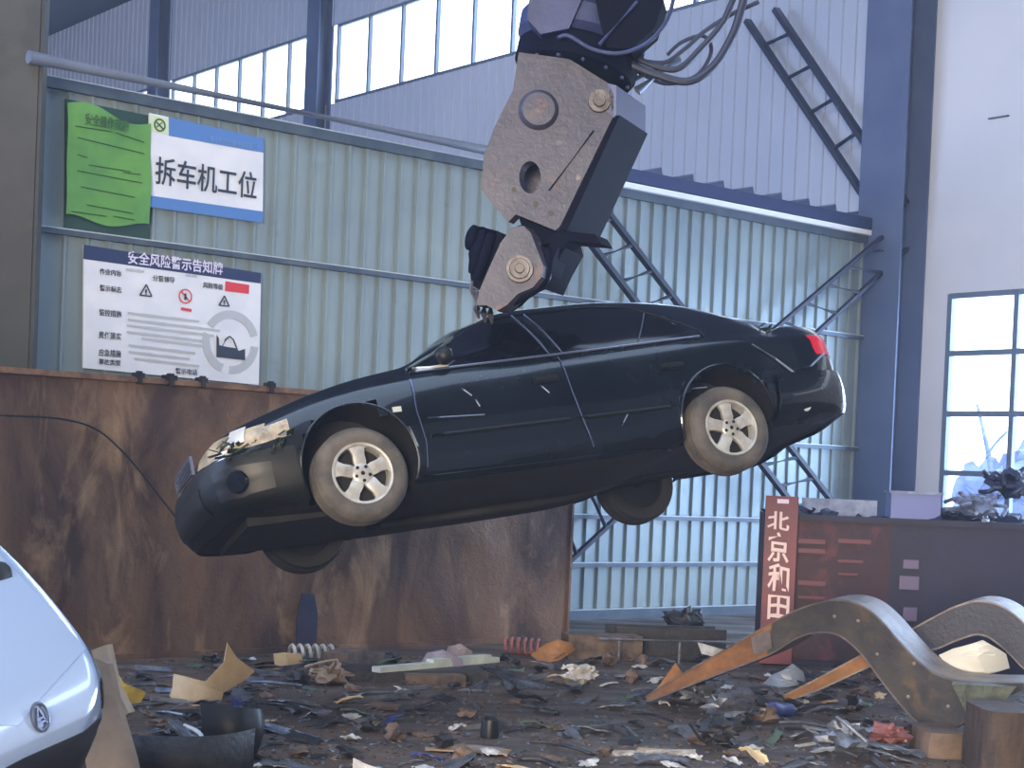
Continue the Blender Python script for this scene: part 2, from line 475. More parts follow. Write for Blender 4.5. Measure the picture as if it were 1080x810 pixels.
# green notice
R_OUT = .06
gn = empty('green_notice', 'green cloth notice with lines of writing, hung left of the white sign', 'notice', on_part(112, 180, R_OUT))
obj('backing_board', quad_on([(69, 104), (158, 122), (157, 258), (68, 246)], R_OUT - .01, .02), m_greend, gn)
bm = bmesh.new(); TL, TR, BR, BL = [on_part(*p, R_OUT + .02) for p in ((70, 110), (158, 130), (156, 240), (68, 229))]
gg = []
for i in range(25):
    u = i / 24; row = []
    for k in range(21):
        v = k / 20
        p = (TL * (1 - u) + TR * u) * (1 - v) + (BL * (1 - u) + BR * u) * v
        wz = .05 * math.sin(u * 2 * PI * .95 + .2) * (1 - v) + .035 * math.sin(u * 7 + 1) * v
        wo = .02 * math.sin(u * 6 + v * 3) + .012 * math.sin(v * 9 + u * 2)
        row.append(bm.verts.new(p + UP * wz - BV * (wo + .02)))
    gg.append(row)
for i in range(24):
    for k in range(20): bm.faces.new((gg[i][k], gg[i + 1][k], gg[i + 1][k + 1], gg[i][k + 1]))
cloth_tree = BVHTree.FromBMesh(bm)
shell(bm, .004)
obj('cloth', bm, m_green, gn, smooth=True)
bm = bmesh.new()
rl = random.Random(4)
def on_cloth(px, py):
    d = ray(px, py); h = cloth_tree.ray_cast(CAMP, d)[0]
    return (h if h is not None else on_part(px, py, R_OUT + .04)) - d * .014
for (x0, y0, x1, y1) in ((80, 133, 118, 139), (122, 140, 152, 150), (82, 145, 152, 162), (82, 163, 92, 166), (94, 174, 138, 181), (82, 180, 150, 193), (130, 182, 148, 184), (86, 197, 142, 208), (92, 216, 140, 225), (76, 223, 112, 228), (120, 228, 142, 232)):
    n = max(3, int((x1 - x0) / 4)); q = [on_cloth(x0 + (x1 - x0) * i / n, y0 + (y1 - y0) * i / n) for i in range(n + 1)]
    add_tube(bm, q, .0055, 5)
obj('written_lines', bm, m_gink, gn)
tb = place_text('安全操作规程', on_cloth(90, 130), AV, UP, .12, .002, width=(on_part(135, 130) - on_part(90, 130)).length)
obj('title', tb, m_gink, gn)

# white sign
def P(x, y, off=R_OUT + .03): return on_part(x, y, off)
ws = empty('station_sign', 'white sign with large dark characters between blue bands, beside the green notice', 'sign', on_part(217, 178, R_OUT))
def qo(pxs, off, th=.02):
    bm = bmesh.new(); add_prism(bm, [on_part(x, y, off) for x, y in pxs], BV * th); return bm
obj('board', qo([(157.5, 119), (278, 146), (277, 235), (157, 218)], R_OUT + .02), m_white, ws)
obj('top_band', qo([(178, 123.5), (278, 146), (278, 161), (178, 143)], R_OUT + .026, .005), m_blue, ws)
obj('bottom_band', qo([(157, 206), (277, 223), (277, 235), (157, 218)], R_OUT + .026, .005), m_blue, ws)
obj('logo_patch', qo([(159, 121), (178, 125), (178, 142), (159, 138)], R_OUT + .027, .005), mat('logo_cream', (190, 205, 170), .5), ws)
bm = bmesh.new(); add_lathe(bm, P(168.5, 132), -BV, [(.065, 0), (.065, .004), (.05, .004), (.05, 0), (.065, 0)], 24); add_bar(bm, P(165, 128.5, R_OUT + .034), P(172, 136, R_OUT + .034), .004, .014); add_bar(bm, P(165, 134, R_OUT + .034), P(171, 129, R_OUT + .034), .004, .01)
obj('round_logo', bm, m_gink, ws)
def ptext(body, x0, y0, x1, size, m, parent, bold=0, off=R_OUT + .034, name='writing'):
    w = (on_part(x1, y0) - on_part(x0, y0)).length
    obj(name, place_text(body, on_part(x0, y0, off), AV, UP, size, bold, .003, width=w), m, parent)
ptext('拆车机工位', 163.5, 191, 269.5, .295, m_ink, ws, .003, R_OUT + .032, 'characters')
ptext('报废机动车回收拆解有限公司', 222, 150.5, 273, .085, m_ltblue, ws, .0, R_OUT + .034, 'company_line')

# safety board
sb = empty('safety_board', 'large white safety notice board with a dark blue heading, warning triangles and a red tab', 'notice board', on_part(180, 335, R_OUT))
obj('board', qo([(88.5, 258), (275.5, 288), (273, 406), (87.5, 388)], R_OUT + .02), m_white, sb)
obj('heading_band', qo([(88.5, 258), (275.5, 288), (275, 299), (88, 273)], R_OUT + .026, .006), m_navy, sb)
ptext('安全风险警示告知牌', 135, 276.5, 234, .135, m_lilac, sb, .002, R_OUT + .03, 'heading')
obj('red_tab', qo([(238, 296.5), (263, 300.5), (262.5, 310), (237.5, 307)], R_OUT + .026, .006), m_red, sb)
for nm, t, x0, y, x1, s in (('label_line', '作业内容', 105, 288.5, 128, .065), ('label_line', '警示标志', 105, 306, 128, .065), ('label_line', '管控措施', 104.5, 332, 128, .07),
                            ('label_line', '责任落实', 104, 356, 127.5, .075), ('label_line', '应急措施', 104, 374.5, 127.5, .075), ('label_line', '事故类型', 104, 383.5, 127, .06),
                            ('label_line', '分管领导', 161, 295.5, 184, .065), ('label_line', '风险等级', 214, 303, 235, .065), ('label_line', '警示电话', 185, 393.5, 208, .065)):
    ptext(t, x0, y, x1, s, m_ink, sb, .0007, R_OUT + .03, nm)
rl = random.Random(5)
for x0, y0, x1 in ((135, 330, 210), (135, 337, 232), (134, 343, 226), (134, 350, 214), (150, 357, 216), (136, 364, 206), (136, 371, 200), (142, 378, 210), (196, 290, 208), (133, 284, 152)):
    n = 5; bm = bmesh.new()
    for i in range(n):
        xa = x0 + (x1 - x0) * i / n; xb = xa + (x1 - x0) / n * 1.0
        k = .135 * (xa - x0); strip(bm, xa, y0 + k * .9, xb, y0 + k * .9 + (xb - xa) * .12, R_OUT + .028, .028 if i % 2 else .022)
    obj('text_line', bm, m_grey, sb)
def triangle_sign(cx, cy, r, parent):
    bm = bmesh.new(); c = P(cx, cy, R_OUT + .03)
    T_ = [c + (AV * math.sin(t) + UP * math.cos(t)) * r for t in (0, 2 * PI / 3, 4 * PI / 3)]
    for i in range(3): add_bar(bm, T_[i], T_[(i + 1) % 3], .004, .014, up=-BV.cross(T_[(i + 1) % 3] - T_[i]))
    add_bar(bm, c + UP * r * .35, c - UP * r * .12, .004, .018, up=AV); add_bar(bm, c - UP * r * .22, c - UP * r * .34, .004, .018, up=AV)
    obj('warning_triangle', bm, m_ink, parent)
triangle_sign(154, 308, .075, sb); triangle_sign(236.5, 319, .068, sb)
bm = bmesh.new(); c = P(195.5, 312.5, R_OUT + .03); add_lathe(bm, c, -BV, [(.075, 0), (.075, .004), (.063, .004), (.063, 0), (.075, 0)], 28)
add_bar(bm, c + (-AV + UP) * .047, c + (AV - UP) * .047, .004, .012, up=AV + UP); add_bar(bm, P(191, 325.5, R_OUT + .03), P(202, 327.5, R_OUT + .03), .004, .03)
obj('prohibition_mark', bm, m_red, sb)
bm = bmesh.new(); add_bar(bm, c + UP * .03, c - UP * .035, .005, .02, up=AV); add_bar(bm, c + AV * .02 - UP * .02, c - AV * .01 + UP * .015, .005, .012, up=AV + UP); obj('figure', bm, m_ink, sb)
bm = bmesh.new(); c = P(243.5, 361, R_OUT + .027)
for t0, t1 in ((.3, 2.6), (2.9, 4.4), (4.7, 6.2)):
    n = 16; o1 = [c + (AV * math.cos(t0 + (t1 - t0) * i / n) + UP * math.sin(t0 + (t1 - t0) * i / n)) * .33 for i in range(n + 1)]; o2 = [c + (AV * math.cos(t0 + (t1 - t0) * i / n) + UP * math.sin(t0 + (t1 - t0) * i / n)) * .245 for i in range(n, -1, -1)]
    add_prism(bm, o1 + o2, BV * .004)
obj('ring_emblem', bm, m_grey, sb)
bm = bmesh.new()
add_prism(bm, [P(x, y, R_OUT + .034) for x, y in ((228.5, 353), (231, 357), (231, 364), (238, 365.5), (250, 367.5), (252, 370), (258.5, 368), (258.5, 380), (228.5, 376.5))], BV * .004)
add_tube(bm, [P(x, y, R_OUT + .034) for x, y in ((234, 366), (238, 358), (242, 354.5), (246, 358), (250, 368))], .008, 5)
obj('pictogram', bm, m_ink, sb)

# ------------------------------------------------------------------ crane beam, sheet awning, ladders
m_beam = mat('grey_beam', (112, 120, 136), .55, .2, col2=(96, 104, 122), scale=1.2)
p, q = at(30, 60, 14.8), at(530, 162, 18.6)
bm = bmesh.new(); add_tube(bm, [p, q], .06, 16)
struct('trim_14', bm, m_beam)
# flat ledge and ribbed awning sheet above the partition, right of the arm
bm = bmesh.new()
t0, t1 = (on_part(640, 200) - J).dot(AV), -.35
n = 9; 
zt = 5.62
prof = []
for i in range(n):
    a = t0 + (t1 - t0) * i / n; b = t0 + (t1 - t0) * (i + 1) / n
    prof += [(a, zt + .22), (a + (b - a) * .08, zt + .06), (b - .001, zt + .22 - .02)]
top = [hall(a, .25, z) for a, z in prof]
add_prism(bm, [hall(t0, .25, zt - .1)] + top + [hall(t1, .25, zt - .1)], BV * .5)
struct('trim_15', bm, mat('awning_sheet', (92, 104, 136), .6, .2))
bm = bmesh.new(); add_bar(bm, hall(t0, -.05, zt - .06), hall(t1, -.05, zt - .06), .2, .16)
struct('trim_16', bm, mat('dark_beam', (40, 52, 92), .6, .2))
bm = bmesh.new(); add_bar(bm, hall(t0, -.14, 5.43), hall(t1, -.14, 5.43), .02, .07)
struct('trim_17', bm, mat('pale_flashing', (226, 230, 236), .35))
m_ladder = mat('ladder_steel', (30, 34, 56), .6, .0)
def ladder(label, p0, p1, q0, q1, n, r=.035, rr=.018, name='steel_ladder', f0=.06, f1=.95):
    root = empty(name, label, 'ladder', (p1 + q1) / 2)
    for a, b in ((p0, p1), (q0, q1)):
        bm = bmesh.new(); add_bar(bm, a, b, r * 1.3, r * 2, up=(b - a).cross(q0 - p0)); obj('side_rail', bm, m_ladder, root)
    for i in range(n):
        t = f0 + (f1 - f0) * i / (n - 1); bm = bmesh.new()
        add_tube(bm, [p0.lerp(p1, t), q0.lerp(q1, t)], rr, 8); obj('rung', bm, m_ladder, root)
    return root
# ladder against the window wall
def on_b(px, py, off=.25): return on_plane(px, py, hall(-off, 0), AV)
ladder('dark steel ladder sloping against the pale wall above the partition', on_b(788, 22), on_b(931, 236), on_b(818, 10, .3), on_b(955, 214, .3), 6, .06, .035, f0=.13, f1=1.0)
# ladder in front of the partition, running down to the right behind the car
def on_p(px, py, off): return on_part(px, py, off)
ladder('dark ladder in front of the partition, going down to the right behind the car', on_p(596, 222, .5), on_p(842, 540, .5), on_p(628, 208, .5), on_p(880, 532, .5), 13, .045, .034, f0=.06, f1=.98)
ladder('ladder in front of the partition sloping from the column down to the left', on_p(968, 252, .35), on_p(590, 602, .35), on_p(930, 250, .35), on_p(575, 555, .35), 14, .035, .03, f0=.05, f1=.96)

# ------------------------------------------------------------------ cars
def interp(x, pts):
    """smooth (monotone) interpolation"""
    xs = [p[0] for p in pts]; ys = [p[1] for p in pts]
    if x <= xs[0]: return ys[0]
    if x >= xs[-1]: return ys[-1]
    i = max(k for k in range(len(xs)) if xs[k] <= x); i = min(i, len(xs) - 2)
    def sl(k):
        if k <= 0 or k >= len(xs) - 1: 
            j = 0 if k <= 0 else len(xs) - 2
            return (ys[j + 1] - ys[j]) / (xs[j + 1] - xs[j])
        a = (ys[k] - ys[k - 1]) / (xs[k] - xs[k - 1]); b = (ys[k + 1] - ys[k]) / (xs[k + 1] - xs[k])
        return 0 if a * b <= 0 else 2 * a * b / (a + b)
    h = xs[i + 1] - xs[i]; t = (x - xs[i]) / h
    return (ys[i] * (2 * t ** 3 - 3 * t * t + 1) + h * sl(i) * (t ** 3 - 2 * t * t + t) + ys[i + 1] * (3 * t * t - 2 * t ** 3) + h * sl(i + 1) * (t ** 3 - t * t))
CAR_T = [(-3.87, .90), (-3.84, 1.0), (-3.78, 1.05), (-3.6, 1.075), (-3.4, 1.09), (-3.3, 1.12), (-2.75, 1.39), (-2.4, 1.465), (-2.0, 1.50), (-1.55, 1.495), (-1.1, 1.43), (-.42, 1.035), (-.32, 1.02), (-.1, .985), (.2, .92), (.55, .82), (.78, .74), (.9, .66), (.95, .55)]
CAR_B = [(-3.87, .84), (-3.8, .95), (-3.4, .995), (-2.6, 1.0), (-1.5, .97), (-.6, .945), (-.2, .91), (.2, .84), (.55, .74), (.78, .67), (.9, .60), (.95, .50)]
CAR_W = [(-3.87, .66), (-3.84, .74), (-3.75, .82), (-3.5, .872), (-3.0, .898), (-2.0, .905), (-.6, .905), (0, .90), (.35, .875), (.6, .83), (.78, .74), (.88, .62), (.95, .42)]
CAR_Z = [(-3.87, .40), (-3.8, .33), (-3.5, .31), (-3.1, .31), (-2.6, .29), (-2.2, .22), (-1.8, .19), (-.5, .18), (.4, .19), (.8, .2), (.95, .30)]
def section(x):
    T, B, W, Z = interp(x, CAR_T), interp(x, CAR_B), interp(x, CAR_W), interp(x, CAR_Z)
    T = max(T, B + .03)
    pts = [(0, Z), (.4 * W, Z), (.78 * W, Z + .005), (.90 * W, Z + .03), (.95 * W, Z + .09)]
    m = (Z + B) / 2
    pts += [(.975 * W, Z + .17), (.992 * W, m - .04), (W, m + .04), (W, m + .12), (.99 * W, B - .12), (.975 * W, B - .06), (.945 * W, B - .015)]
    yb = .925 * W
    h = T - B
    yE = yb - min(h * .56 + .03, yb * .45); zE = B + h * .84
    for i in range(0, 7):
        s = i / 6; pts.append((yb + (yE - yb) * s + .028 * math.sin(s * PI) * min(1, h * 2), B + (zE - B) * s))
    pts += [(yE - .03 * min(1, h * 3), zE + (T - zE) * .34), (yE * .88, zE + (T - zE) * .56)]
    for i in range(1, 7):
        y = yE * .88 * (1 - i / 6); pts.append((y, T - (T - zE) * .44 * (y / (yE * .88)) ** 2))
    return pts
def body_bmesh(dent):
    bm = bmesh.new(); xs = []
    x = .95
    while x > -3.87:
        xs.append(x); x -= .012 if (x > .7 or x < -3.7) else .035
    xs.append(-3.87)
    rings = []
    for x in xs:
        h = section(x); full = h + [(-y, z) for y, z in h[-2:0:-1]]
        rings.append([bm.verts.new(Vector((x, y, z)) + dent(Vector((x, y, z)))) for y, z in full])
    n = len(rings[0])
    for a, b in zip(rings, rings[1:]):
        for k in range(n): bm.faces.new((a[k], a[(k + 1) % n], b[(k + 1) % n], b[k]))
    for r in (rings[0], rings[-1]):
        c = sum((v.co for v in r), Vector()) / n; cv = bm.verts.new(c + Vector((.012 if r is rings[0] else -.012, 0, 0)))
        for k in range(n): bm.faces.new((r[k], r[(k + 1) % n], cv))
    bmesh.ops.recalc_face_normals(bm, faces=bm.faces)
    return bm
class Skin:
    def __init__(s, bm): s.t = BVHTree.FromBMesh(bm)
    def hit(s, p, d, off):
        p = Vector(p); d = Vector(d).normalized()
        h, n, i, _ = s.t.ray_cast(p - d * 2, d)
        if h is None: h, n, i, _ = s.t.find_nearest(p)
        if n.dot(d) > 0: n = -n
        return h + n * off
def resample(pts, n):
    pts = [Vector(p) for p in pts]; out = []
    for i in range(n + 1):
        t = i / n * (len(pts) - 1); k = min(int(t), len(pts) - 2); out.append(pts[k].lerp(pts[k + 1], t - k))
    return out
def patch(skin, top, bot, d, off=.004, th=.006, nu=24, nv=10):
    bm = bmesh.new(); T = resample(top, nu); B = resample(bot, nu); g = []
    for a, b in zip(T, B): g.append([bm.verts.new(skin.hit(a.lerp(b, k / nv), d, off)) for k in range(nv + 1)])
    for i in range(nu):
        for k in range(nv): bm.faces.new((g[i][k], g[i + 1][k], g[i + 1][k + 1], g[i][k + 1]))
    bmesh.ops.recalc_face_normals(bm, faces=bm.faces)
    shell(bm, th)
    return bm
def strip_on(skin, pts, d, r=.006, off=.004, n=30, bm=None):
    bm = bm or bmesh.new(); add_tube(bm, [skin.hit(p, d, off) for p in resample(pts, n)], r, 6); return bm

m_tyre = mat('tyre_rubber', (56, 54, 54), .8, col2=(94, 87, 80), scale=5, mix=(.35, .65), bump=.3, bscale=40)
m_tyreclean = mat('tyre_rubber_dark', (24, 24, 27), .7, bump=.3, bscale=40)
m_rim = mat('alloy', (186, 186, 182), .4, .35, col2=(140, 130, 118), scale=7, mix=(.4, .7))
m_rimdark = mat('dark_steel_rim', (26, 27, 32), .5, .4)
m_chrome = mat('dull_chrome', (150, 158, 178), .3, .9)
m_glassdark = mat('tinted_glass', (10, 12, 20), .08, 0, spec=.6)
m_dark = mat('underbody', (17, 18, 22), .75, .1, col2=(30, 28, 28), scale=5, bump=.3, bscale=20)
def wheel(car, x, y, z, out, r, spokes, clean=False, tilt=0.0):
    """tyre mesh with its rim and hub as sub-parts; out = +1 or -1 side"""
    ax = Vector((math.sin(tilt), out * math.cos(tilt), 0)); c = Vector((x, y, z)); rr = r * .655
    bm = bmesh.new(); w = .205
    prof = [(rr, 0), (rr + .012, .004), (rr + .03, .010), (r - .045, .012), (r - .018, -.004), (r - .004, -.03)]
    for i in range(5): 
        h = -.03 - (w - .06) * (i + .5) / 5
        prof += [(r, h + .010), (r, h - .006), (r - .009, h - .007), (r - .009, h - .012)]
    prof += [(r - .004, -w + .03), (r - .02, -w), (rr + .02, -w), (rr, -w + .01), (rr - .004, -w / 2), (rr, 0)]
    add_lathe(bm, c, ax, prof, 56)
    t = obj('wheel', bm, m_tyreclean if clean else m_tyre, car, smooth=True, world_coords=False)
    M = frame_of(ax); d, s, u = M.col[0], M.col[1], M.col[2]
    bm = bmesh.new(); mi = 0
    add_lathe(bm, c, ax, [(rr, .002), (rr - .004, .008), (rr - .018, .004), (rr - .026, -.02), (rr - .03, -.15), (rr, -.15), (rr, .002)], 48)
    if spokes:
        for k in range(5):
            a = 2 * PI * k / 5 + .3
            def pt(ra, th, h): return c + (s * math.cos(a + th) + u * math.sin(a + th)) * ra + d * h
            R0, R1 = rr * .30, rr - .012
            sec = [(R0, .63, -.008), (rr * .45, .47, .0), (rr * .66, .30, -.001), (rr * .84, .29, -.004), (R1, .42, -.006)]
            cols = []
            for ra, th, h in sec:
                cols.append([bm.verts.new(pt(ra, th * f, h - .006 * abs(f) ** 2 * 1.5)) for f in (-1, -.5, 0, .5, 1)] + [bm.verts.new(pt(ra, th * f, h - .035)) for f in (1, -1)])
            for A_, B_ in zip(cols, cols[1:]):
                for q in range(7): bm.faces.new((A_[q], A_[(q + 1) % 7], B_[(q + 1) % 7], B_[q]))
            bm.faces.new(cols[0][::-1]); bm.faces.new(cols[-1])
        add_lathe(bm, c, ax, [(0, .0), (rr * .12, .002), (rr * .3, -.004), (rr * .34, -.01), (rr * .34, -.04), (0, -.04)], 40)
        rim = obj('rim', bm, m_rim, t, smooth=True, world_coords=False)
        b2 = bmesh.new()
        add_lathe(b2, c + d * -.075, ax, [(0, 0), (rr - .03, 0), (rr - .03, -.02), (0, -.02)], 40)
        obj('brake_backing', b2, m_dark, t, world_coords=False)
        b3 = bmesh.new()
        for k in range(5):
            a = 2 * PI * k / 5 + .3 + PI / 5
            add_lathe(b3, c + (s * math.cos(a) + u * math.sin(a)) * rr * .235 + d * -.002, ax, [(0, .004), (.0115, .004), (.0115, -.004), (0, -.004)], 10)
        add_lathe(b3, c + d * .001, ax, [(0, .004), (.014, .003), (.014, -.004), (0, -.004)], 16)
        obj('wheel_bolts', b3, m_black, t, world_coords=False)
    else:
        add_lathe(bm, c, ax, [(0, -.155), (.06, -.15), (.075, -.12), (rr - .04, -.11), (rr - .03, -.15), (0, -.16)], 40)
        obj('rim', bm, m_rimdark, t, smooth=True, world_coords=False)
    return t

def dent_main(p):
    x, y, z = p
    d = Vector((noise.noise(Vector((x * 1.6, y * 1.6, z * 2 + 5))), noise.noise(Vector((x * 1.7 + 9, y * 1.5, z * 2))), noise.noise(Vector((x * 1.6, y * 1.7 + 4, z * 2 + 1)))))
    amp = .006
    f = max(0, min(1, (x - .35) / .4)); amp += .022 * f * f
    r = max(0, min(1, (-x - 3.0) / .6)); amp += .028 * r
    out = d * amp
    if y > 0 and x < -3.1 and z > .45:      # crumpled rear quarter
        k = max(0, 1 - abs(x + 3.5) / .4) * max(0, 1 - abs(z - .82) / .3)
        out += Vector((0, -.07 * k, 0)) + Vector((0, 0, -.05 * max(0, 1 - abs(x + 3.35) / .12) * max(0, (z - .95) / .15)))
    # roof corner where the jaws bite
    if z > 1.1:
        k = math.exp(-((x + 1.0) ** 2 + (y - .55) ** 2) / .05); out += Vector((0, -.02, -.07)) * k
    return out
m_paint = mat('dark_green_paint', (7, 15, 23), .2, .25, col2=(9, 17, 28), scale=1.2, mix=(.4, .7), coat=.6, spec=.5, rough2=.34)
m_plast = mat('dark_bumper', (9, 13, 15), .5, .0, spec=.35, bump=.15, bscale=8)
m_lens = mat('yellowed_headlamp', (176, 160, 132), .28, .1, col2=(120, 108, 92), scale=7, mix=(.4, .6), spec=.6)
m_silver = mat('silver_tape', (222, 220, 210), .3, .5)
m_redlens = mat('red_lens', (190, 26, 52), .2, spec=.6)
m_moss = mat('torn_green_metal', (52, 66, 48), .5, .3, col2=(28, 36, 30), scale=9, bump=.6, bscale=18)

CAR_LOC = (-1.18846, 11.23592, CAM_H - .58448)
CAR_ROT = (.27871436, .15547836, 3.55270474)
car = empty('saloon_car', 'dark green saloon car hanging in the air from the shear jaws', 'car', CAR_LOC, CAR_ROT)
body = body_bmesh(dent_main)
skin = Skin(body)
ARC = [(0, .385, .385), (-2.76, .385, .38)]
for v in body.verts:
    for x, z, r in ARC:
        if abs(v.co.y) > .57:
            dx, dz = v.co.x - x, v.co.z - z; q = math.hypot(dx, dz)
            if abs(q - r) < .022 and q > 0: v.co.x = x + dx / q * r; v.co.z = z + dz / q * r
dead = [f for f in body.faces if any(math.hypot(f.calc_center_median().x - x, f.calc_center_median().z - z) < r - .002 for x, z, r in ARC) and abs(f.calc_center_median().y) > .57]
bmesh.ops.delete(body, geom=dead, context='FACES')
for f in body.faces:
    c = f.calc_center_median(); f.material_index = 1 if (c.z < .215 or (f.normal.z < -.8 and c.z < .45)) else 0
obj('body_shell', body, [m_paint, m_dark], car, smooth=35, world_coords=False)
for x, z, r in ARC:
    for s in (1, -1):
        b = bmesh.new(); n = 36; r2 = r + .004; ga = []
        for i in range(n + 1):
            e_ = .15 if x == 0 else .07; t = PI * (-e_ + (1 + 2 * e_) * i / n); X, Z = x + math.cos(t) * r2, z + math.sin(t) * r2
            yo = abs(skin.hit((X, s * .9, Z), (0, -s, 0), 0).y) - .004
            ga.append([b.verts.new((X, s * yy, Z)) for yy in (yo, (yo + .5) / 2, .5)])
        for i in range(n):
            for k in range(2): b.faces.new((ga[i][k], ga[i + 1][k], ga[i + 1][k + 1], ga[i][k + 1]))
        b.faces.new([q[2] for q in ga])
        bmesh.ops.recalc_face_normals(b, faces=b.faces)
        shell(b, .004)
        obj('wheel_housing', b, m_dark, car, smooth=35, world_coords=False)
LD = (0, -1, 0)
def cp(name, bm, m, parent=None, smooth=True, label=None):
    o = obj(name, bm, m, parent or car, smooth=smooth, world_coords=False)
    if label: o['label'] = label
    return o
for s in (1, -1):
    d = (0, -s, 0); S = lambda pts: [(x, s * .9, z + (.055 if z > 1.2 else .038 if z > .88 else 0)) for x, z in pts]
    # doors
    fd = cp('door', patch(skin, S([(-.46, .893), (-1.0, .91), (-1.535, .925)]), S([(-.44, .27), (-1.0, .265), (-1.60, .265)]), d, .001, .008, 30, 16), m_paint)
    rd = cp('door', patch(skin, S([(-1.555, .925), (-2.1, .94), (-2.50, .95), (-2.62, .955)]), S([(-1.62, .265), (-2.05, .27), (-2.33, .40), (-2.40, .60)]), d, .001, .008, 30, 16), m_paint)
    for dd, x in ((fd, -1.40), (rd, -2.38)):
        b = bmesh.new(); p = skin.hit((x, s * .9, .80), d, .02); add_box(b, p, (.17, .022, .028)); add_box(b, p + Vector((-.0, -s * .012, 0)), (.19, .012, .05)); cp('door_handle', b, m_plast, dd)
    cp('window', patch(skin, S([(-.53, .95), (-.83, 1.14), (-1.10, 1.28), (-1.44, 1.315)]), S([(-.49, .935), (-.85, .945), (-1.2, .95), (-1.515, .955)]), d, .004, .004, 26, 12), m_glassdark)
    cp('window', patch(skin, S([(-1.53, 1.318), (-2.0, 1.325), (-2.30, 1.285), (-2.60, 1.08)]), S([(-1.60, .958), (-1.95, .967), (-2.3, .975), (-2.66, .985)]), d, .004, .004, 30, 12), m_glassdark)
    b = strip_on(skin, S([(-.47, .922), (-1.5, .943), (-2.70, .977)]), d, .009, .008, 50)
    cp('belt_trim', b, m_chrome)
    b = strip_on(skin, S([(-.47, .93), (-.80, 1.14), (-1.08, 1.305), (-1.44, 1.335), (-2.02, 1.35), (-2.33, 1.305), (-2.72, 1.04), (-2.74, .98)]), d, .005, .004, 60)
    cp('window_surround', b, m_plast)
    b = strip_on(skin, S([(-1.50, .95), (-1.42, 1.33)]), d, .006, .008, 10); strip_on(skin, S([(-1.60, .95), (-1.515, 1.33)]), d, .006, .008, 10, b)
    cp('pillar_trim', b, m_chrome)
    b = strip_on(skin, S([(-2.20, .975), (-2.40, 1.22)]), d, .005, .008, 10); cp('quarter_divider', b, m_chrome)
    b = bmesh.new()
    for x0, x1, z in ((-.50, -1.52, .50), (-1.58, -2.30, .505)):
        add_tube(b, [skin.hit((x0 + (x1 - x0) * i / 12, s * .9, z + .004 * i / 12), d, .004) for i in range(13)], .016, 6)
    cp('side_moulding', b, m_plast)
    for x, z, r in ARC:
        b = bmesh.new()
        add_tube(b, [skin.hit((x + math.cos(t) * (r + .008), s * .9, z + math.sin(t) * (r + .008)), d, .002) for t in [PI * (-.12 + 1.24 * i / 30) for i in range(31)]], .009, 6)
        cp('arch_lip', b, m_paint)
    # lamp cluster wraps round the corner
    dd = Vector((-.75, -s * .66, 0))
    lamp = cp('headlamp', patch(skin, [(.62, s * .84, .735), (.80, s * .74, .715), (.90, s * .52, .695), (.94, s * .34, .685)], [(.60, s * .86, .60), (.80, s * .78, .575), (.92, s * .56, .565), (.96, s * .36, .58)], dd, .006, .02, 26, 10), m_lens)
    if s == 1:
        b = patch(skin, [(.74, s * .79, .735), (.82, s * .72, .722)], [(.73, s * .80, .63), (.82, s * .74, .61)], dd, .016, .006, 4, 4); cp('tape', b, m_silver, lamp)
    b = patch(skin, [(.42, s * .9, .735), (.60, s * .86, .70)], [(.42, s * .9, .62), (.58, s * .86, .60)], d, .006, .012, 6, 6); cp('fender_flap', b, m_lens if s == 1 else m_paint)
    cp('tail_lamp', patch(skin, [(-3.70, s * .85, .955), (-3.80, s * .78, .955), (-3.87, s * .55, .94)], [(-3.72, s * .87, .80), (-3.80, s * .80, .79), (-3.87, s * .58, .78)], (.8, -s * .6, 0), .006, .02, 14, 8), m_redlens)
    b = bmesh.new(); p = skin.hit((-.30, s * .9, .70), d, .006); add_box(b, p, (.06, .012, .035)); cp('side_marker', b, m_silver)
    b = bmesh.new(); p = skin.hit((-.72, s * .9, 1.01), d, .07)
    add_lathe(b, p, (1, 0, 0), [(0, -.05), (.05, -.045), (.065, -.02), (.06, .02), (.035, .05), (0, .06)], 16)
    add_tube(b, [p + Vector((0, -s * .12, -.03)), p], .02, 8); mo = cp('mirror', b, m_plast)
    if s == 1:
        b = bmesh.new(); add_box(b, p + Vector((-.05, .0, .01)), (.008, .06, .05)); cp('mirror_glass', b, m_silver, mo)
    # arch liner shows as a dark recess already; sill edge
    b = strip_on(skin, S([(-.42, .245), (-1.4, .24), (-2.32, .245)]), d, .012, .0, 30); cp('sill', b, m_paint)
UPD = (0, 0, -1)
cp('windscreen', patch(skin, [(-1.07, -.50, 1.5), (-1.10, 0, 1.5), (-1.07, .50, 1.5)], [(-.50, -.66, 1.2), (-.40, 0, 1.2), (-.50, .66, 1.2)], UPD, .004, .004, 20, 14), m_glassdark)
cp('rear_window', patch(skin, [(-2.78, -.46, 1.5), (-2.76, 0, 1.5), (-2.78, .46, 1.5)], [(-3.24, -.60, 1.3), (-3.30, 0, 1.3), (-3.24, .60, 1.3)], UPD, .004, .004, 20, 12), m_glassdark)
cp('bonnet', patch(skin, [(-.32, -.72, 1.2), (-.26, 0, 1.2), (-.32, .72, 1.2)], [(.70, -.64, 1.2), (.86, 0, 1.2), (.70, .64, 1.2)], UPD, .002, .008, 24, 26), m_paint)
cp('boot_lid', patch(skin, [(-3.34, -.62, 1.3), (-3.38, 0, 1.3), (-3.34, .62, 1.3)], [(-3.80, -.60, 1.3), (-3.84, 0, 1.3), (-3.80, .60, 1.3)], UPD, .002, .008, 20, 10), m_paint)
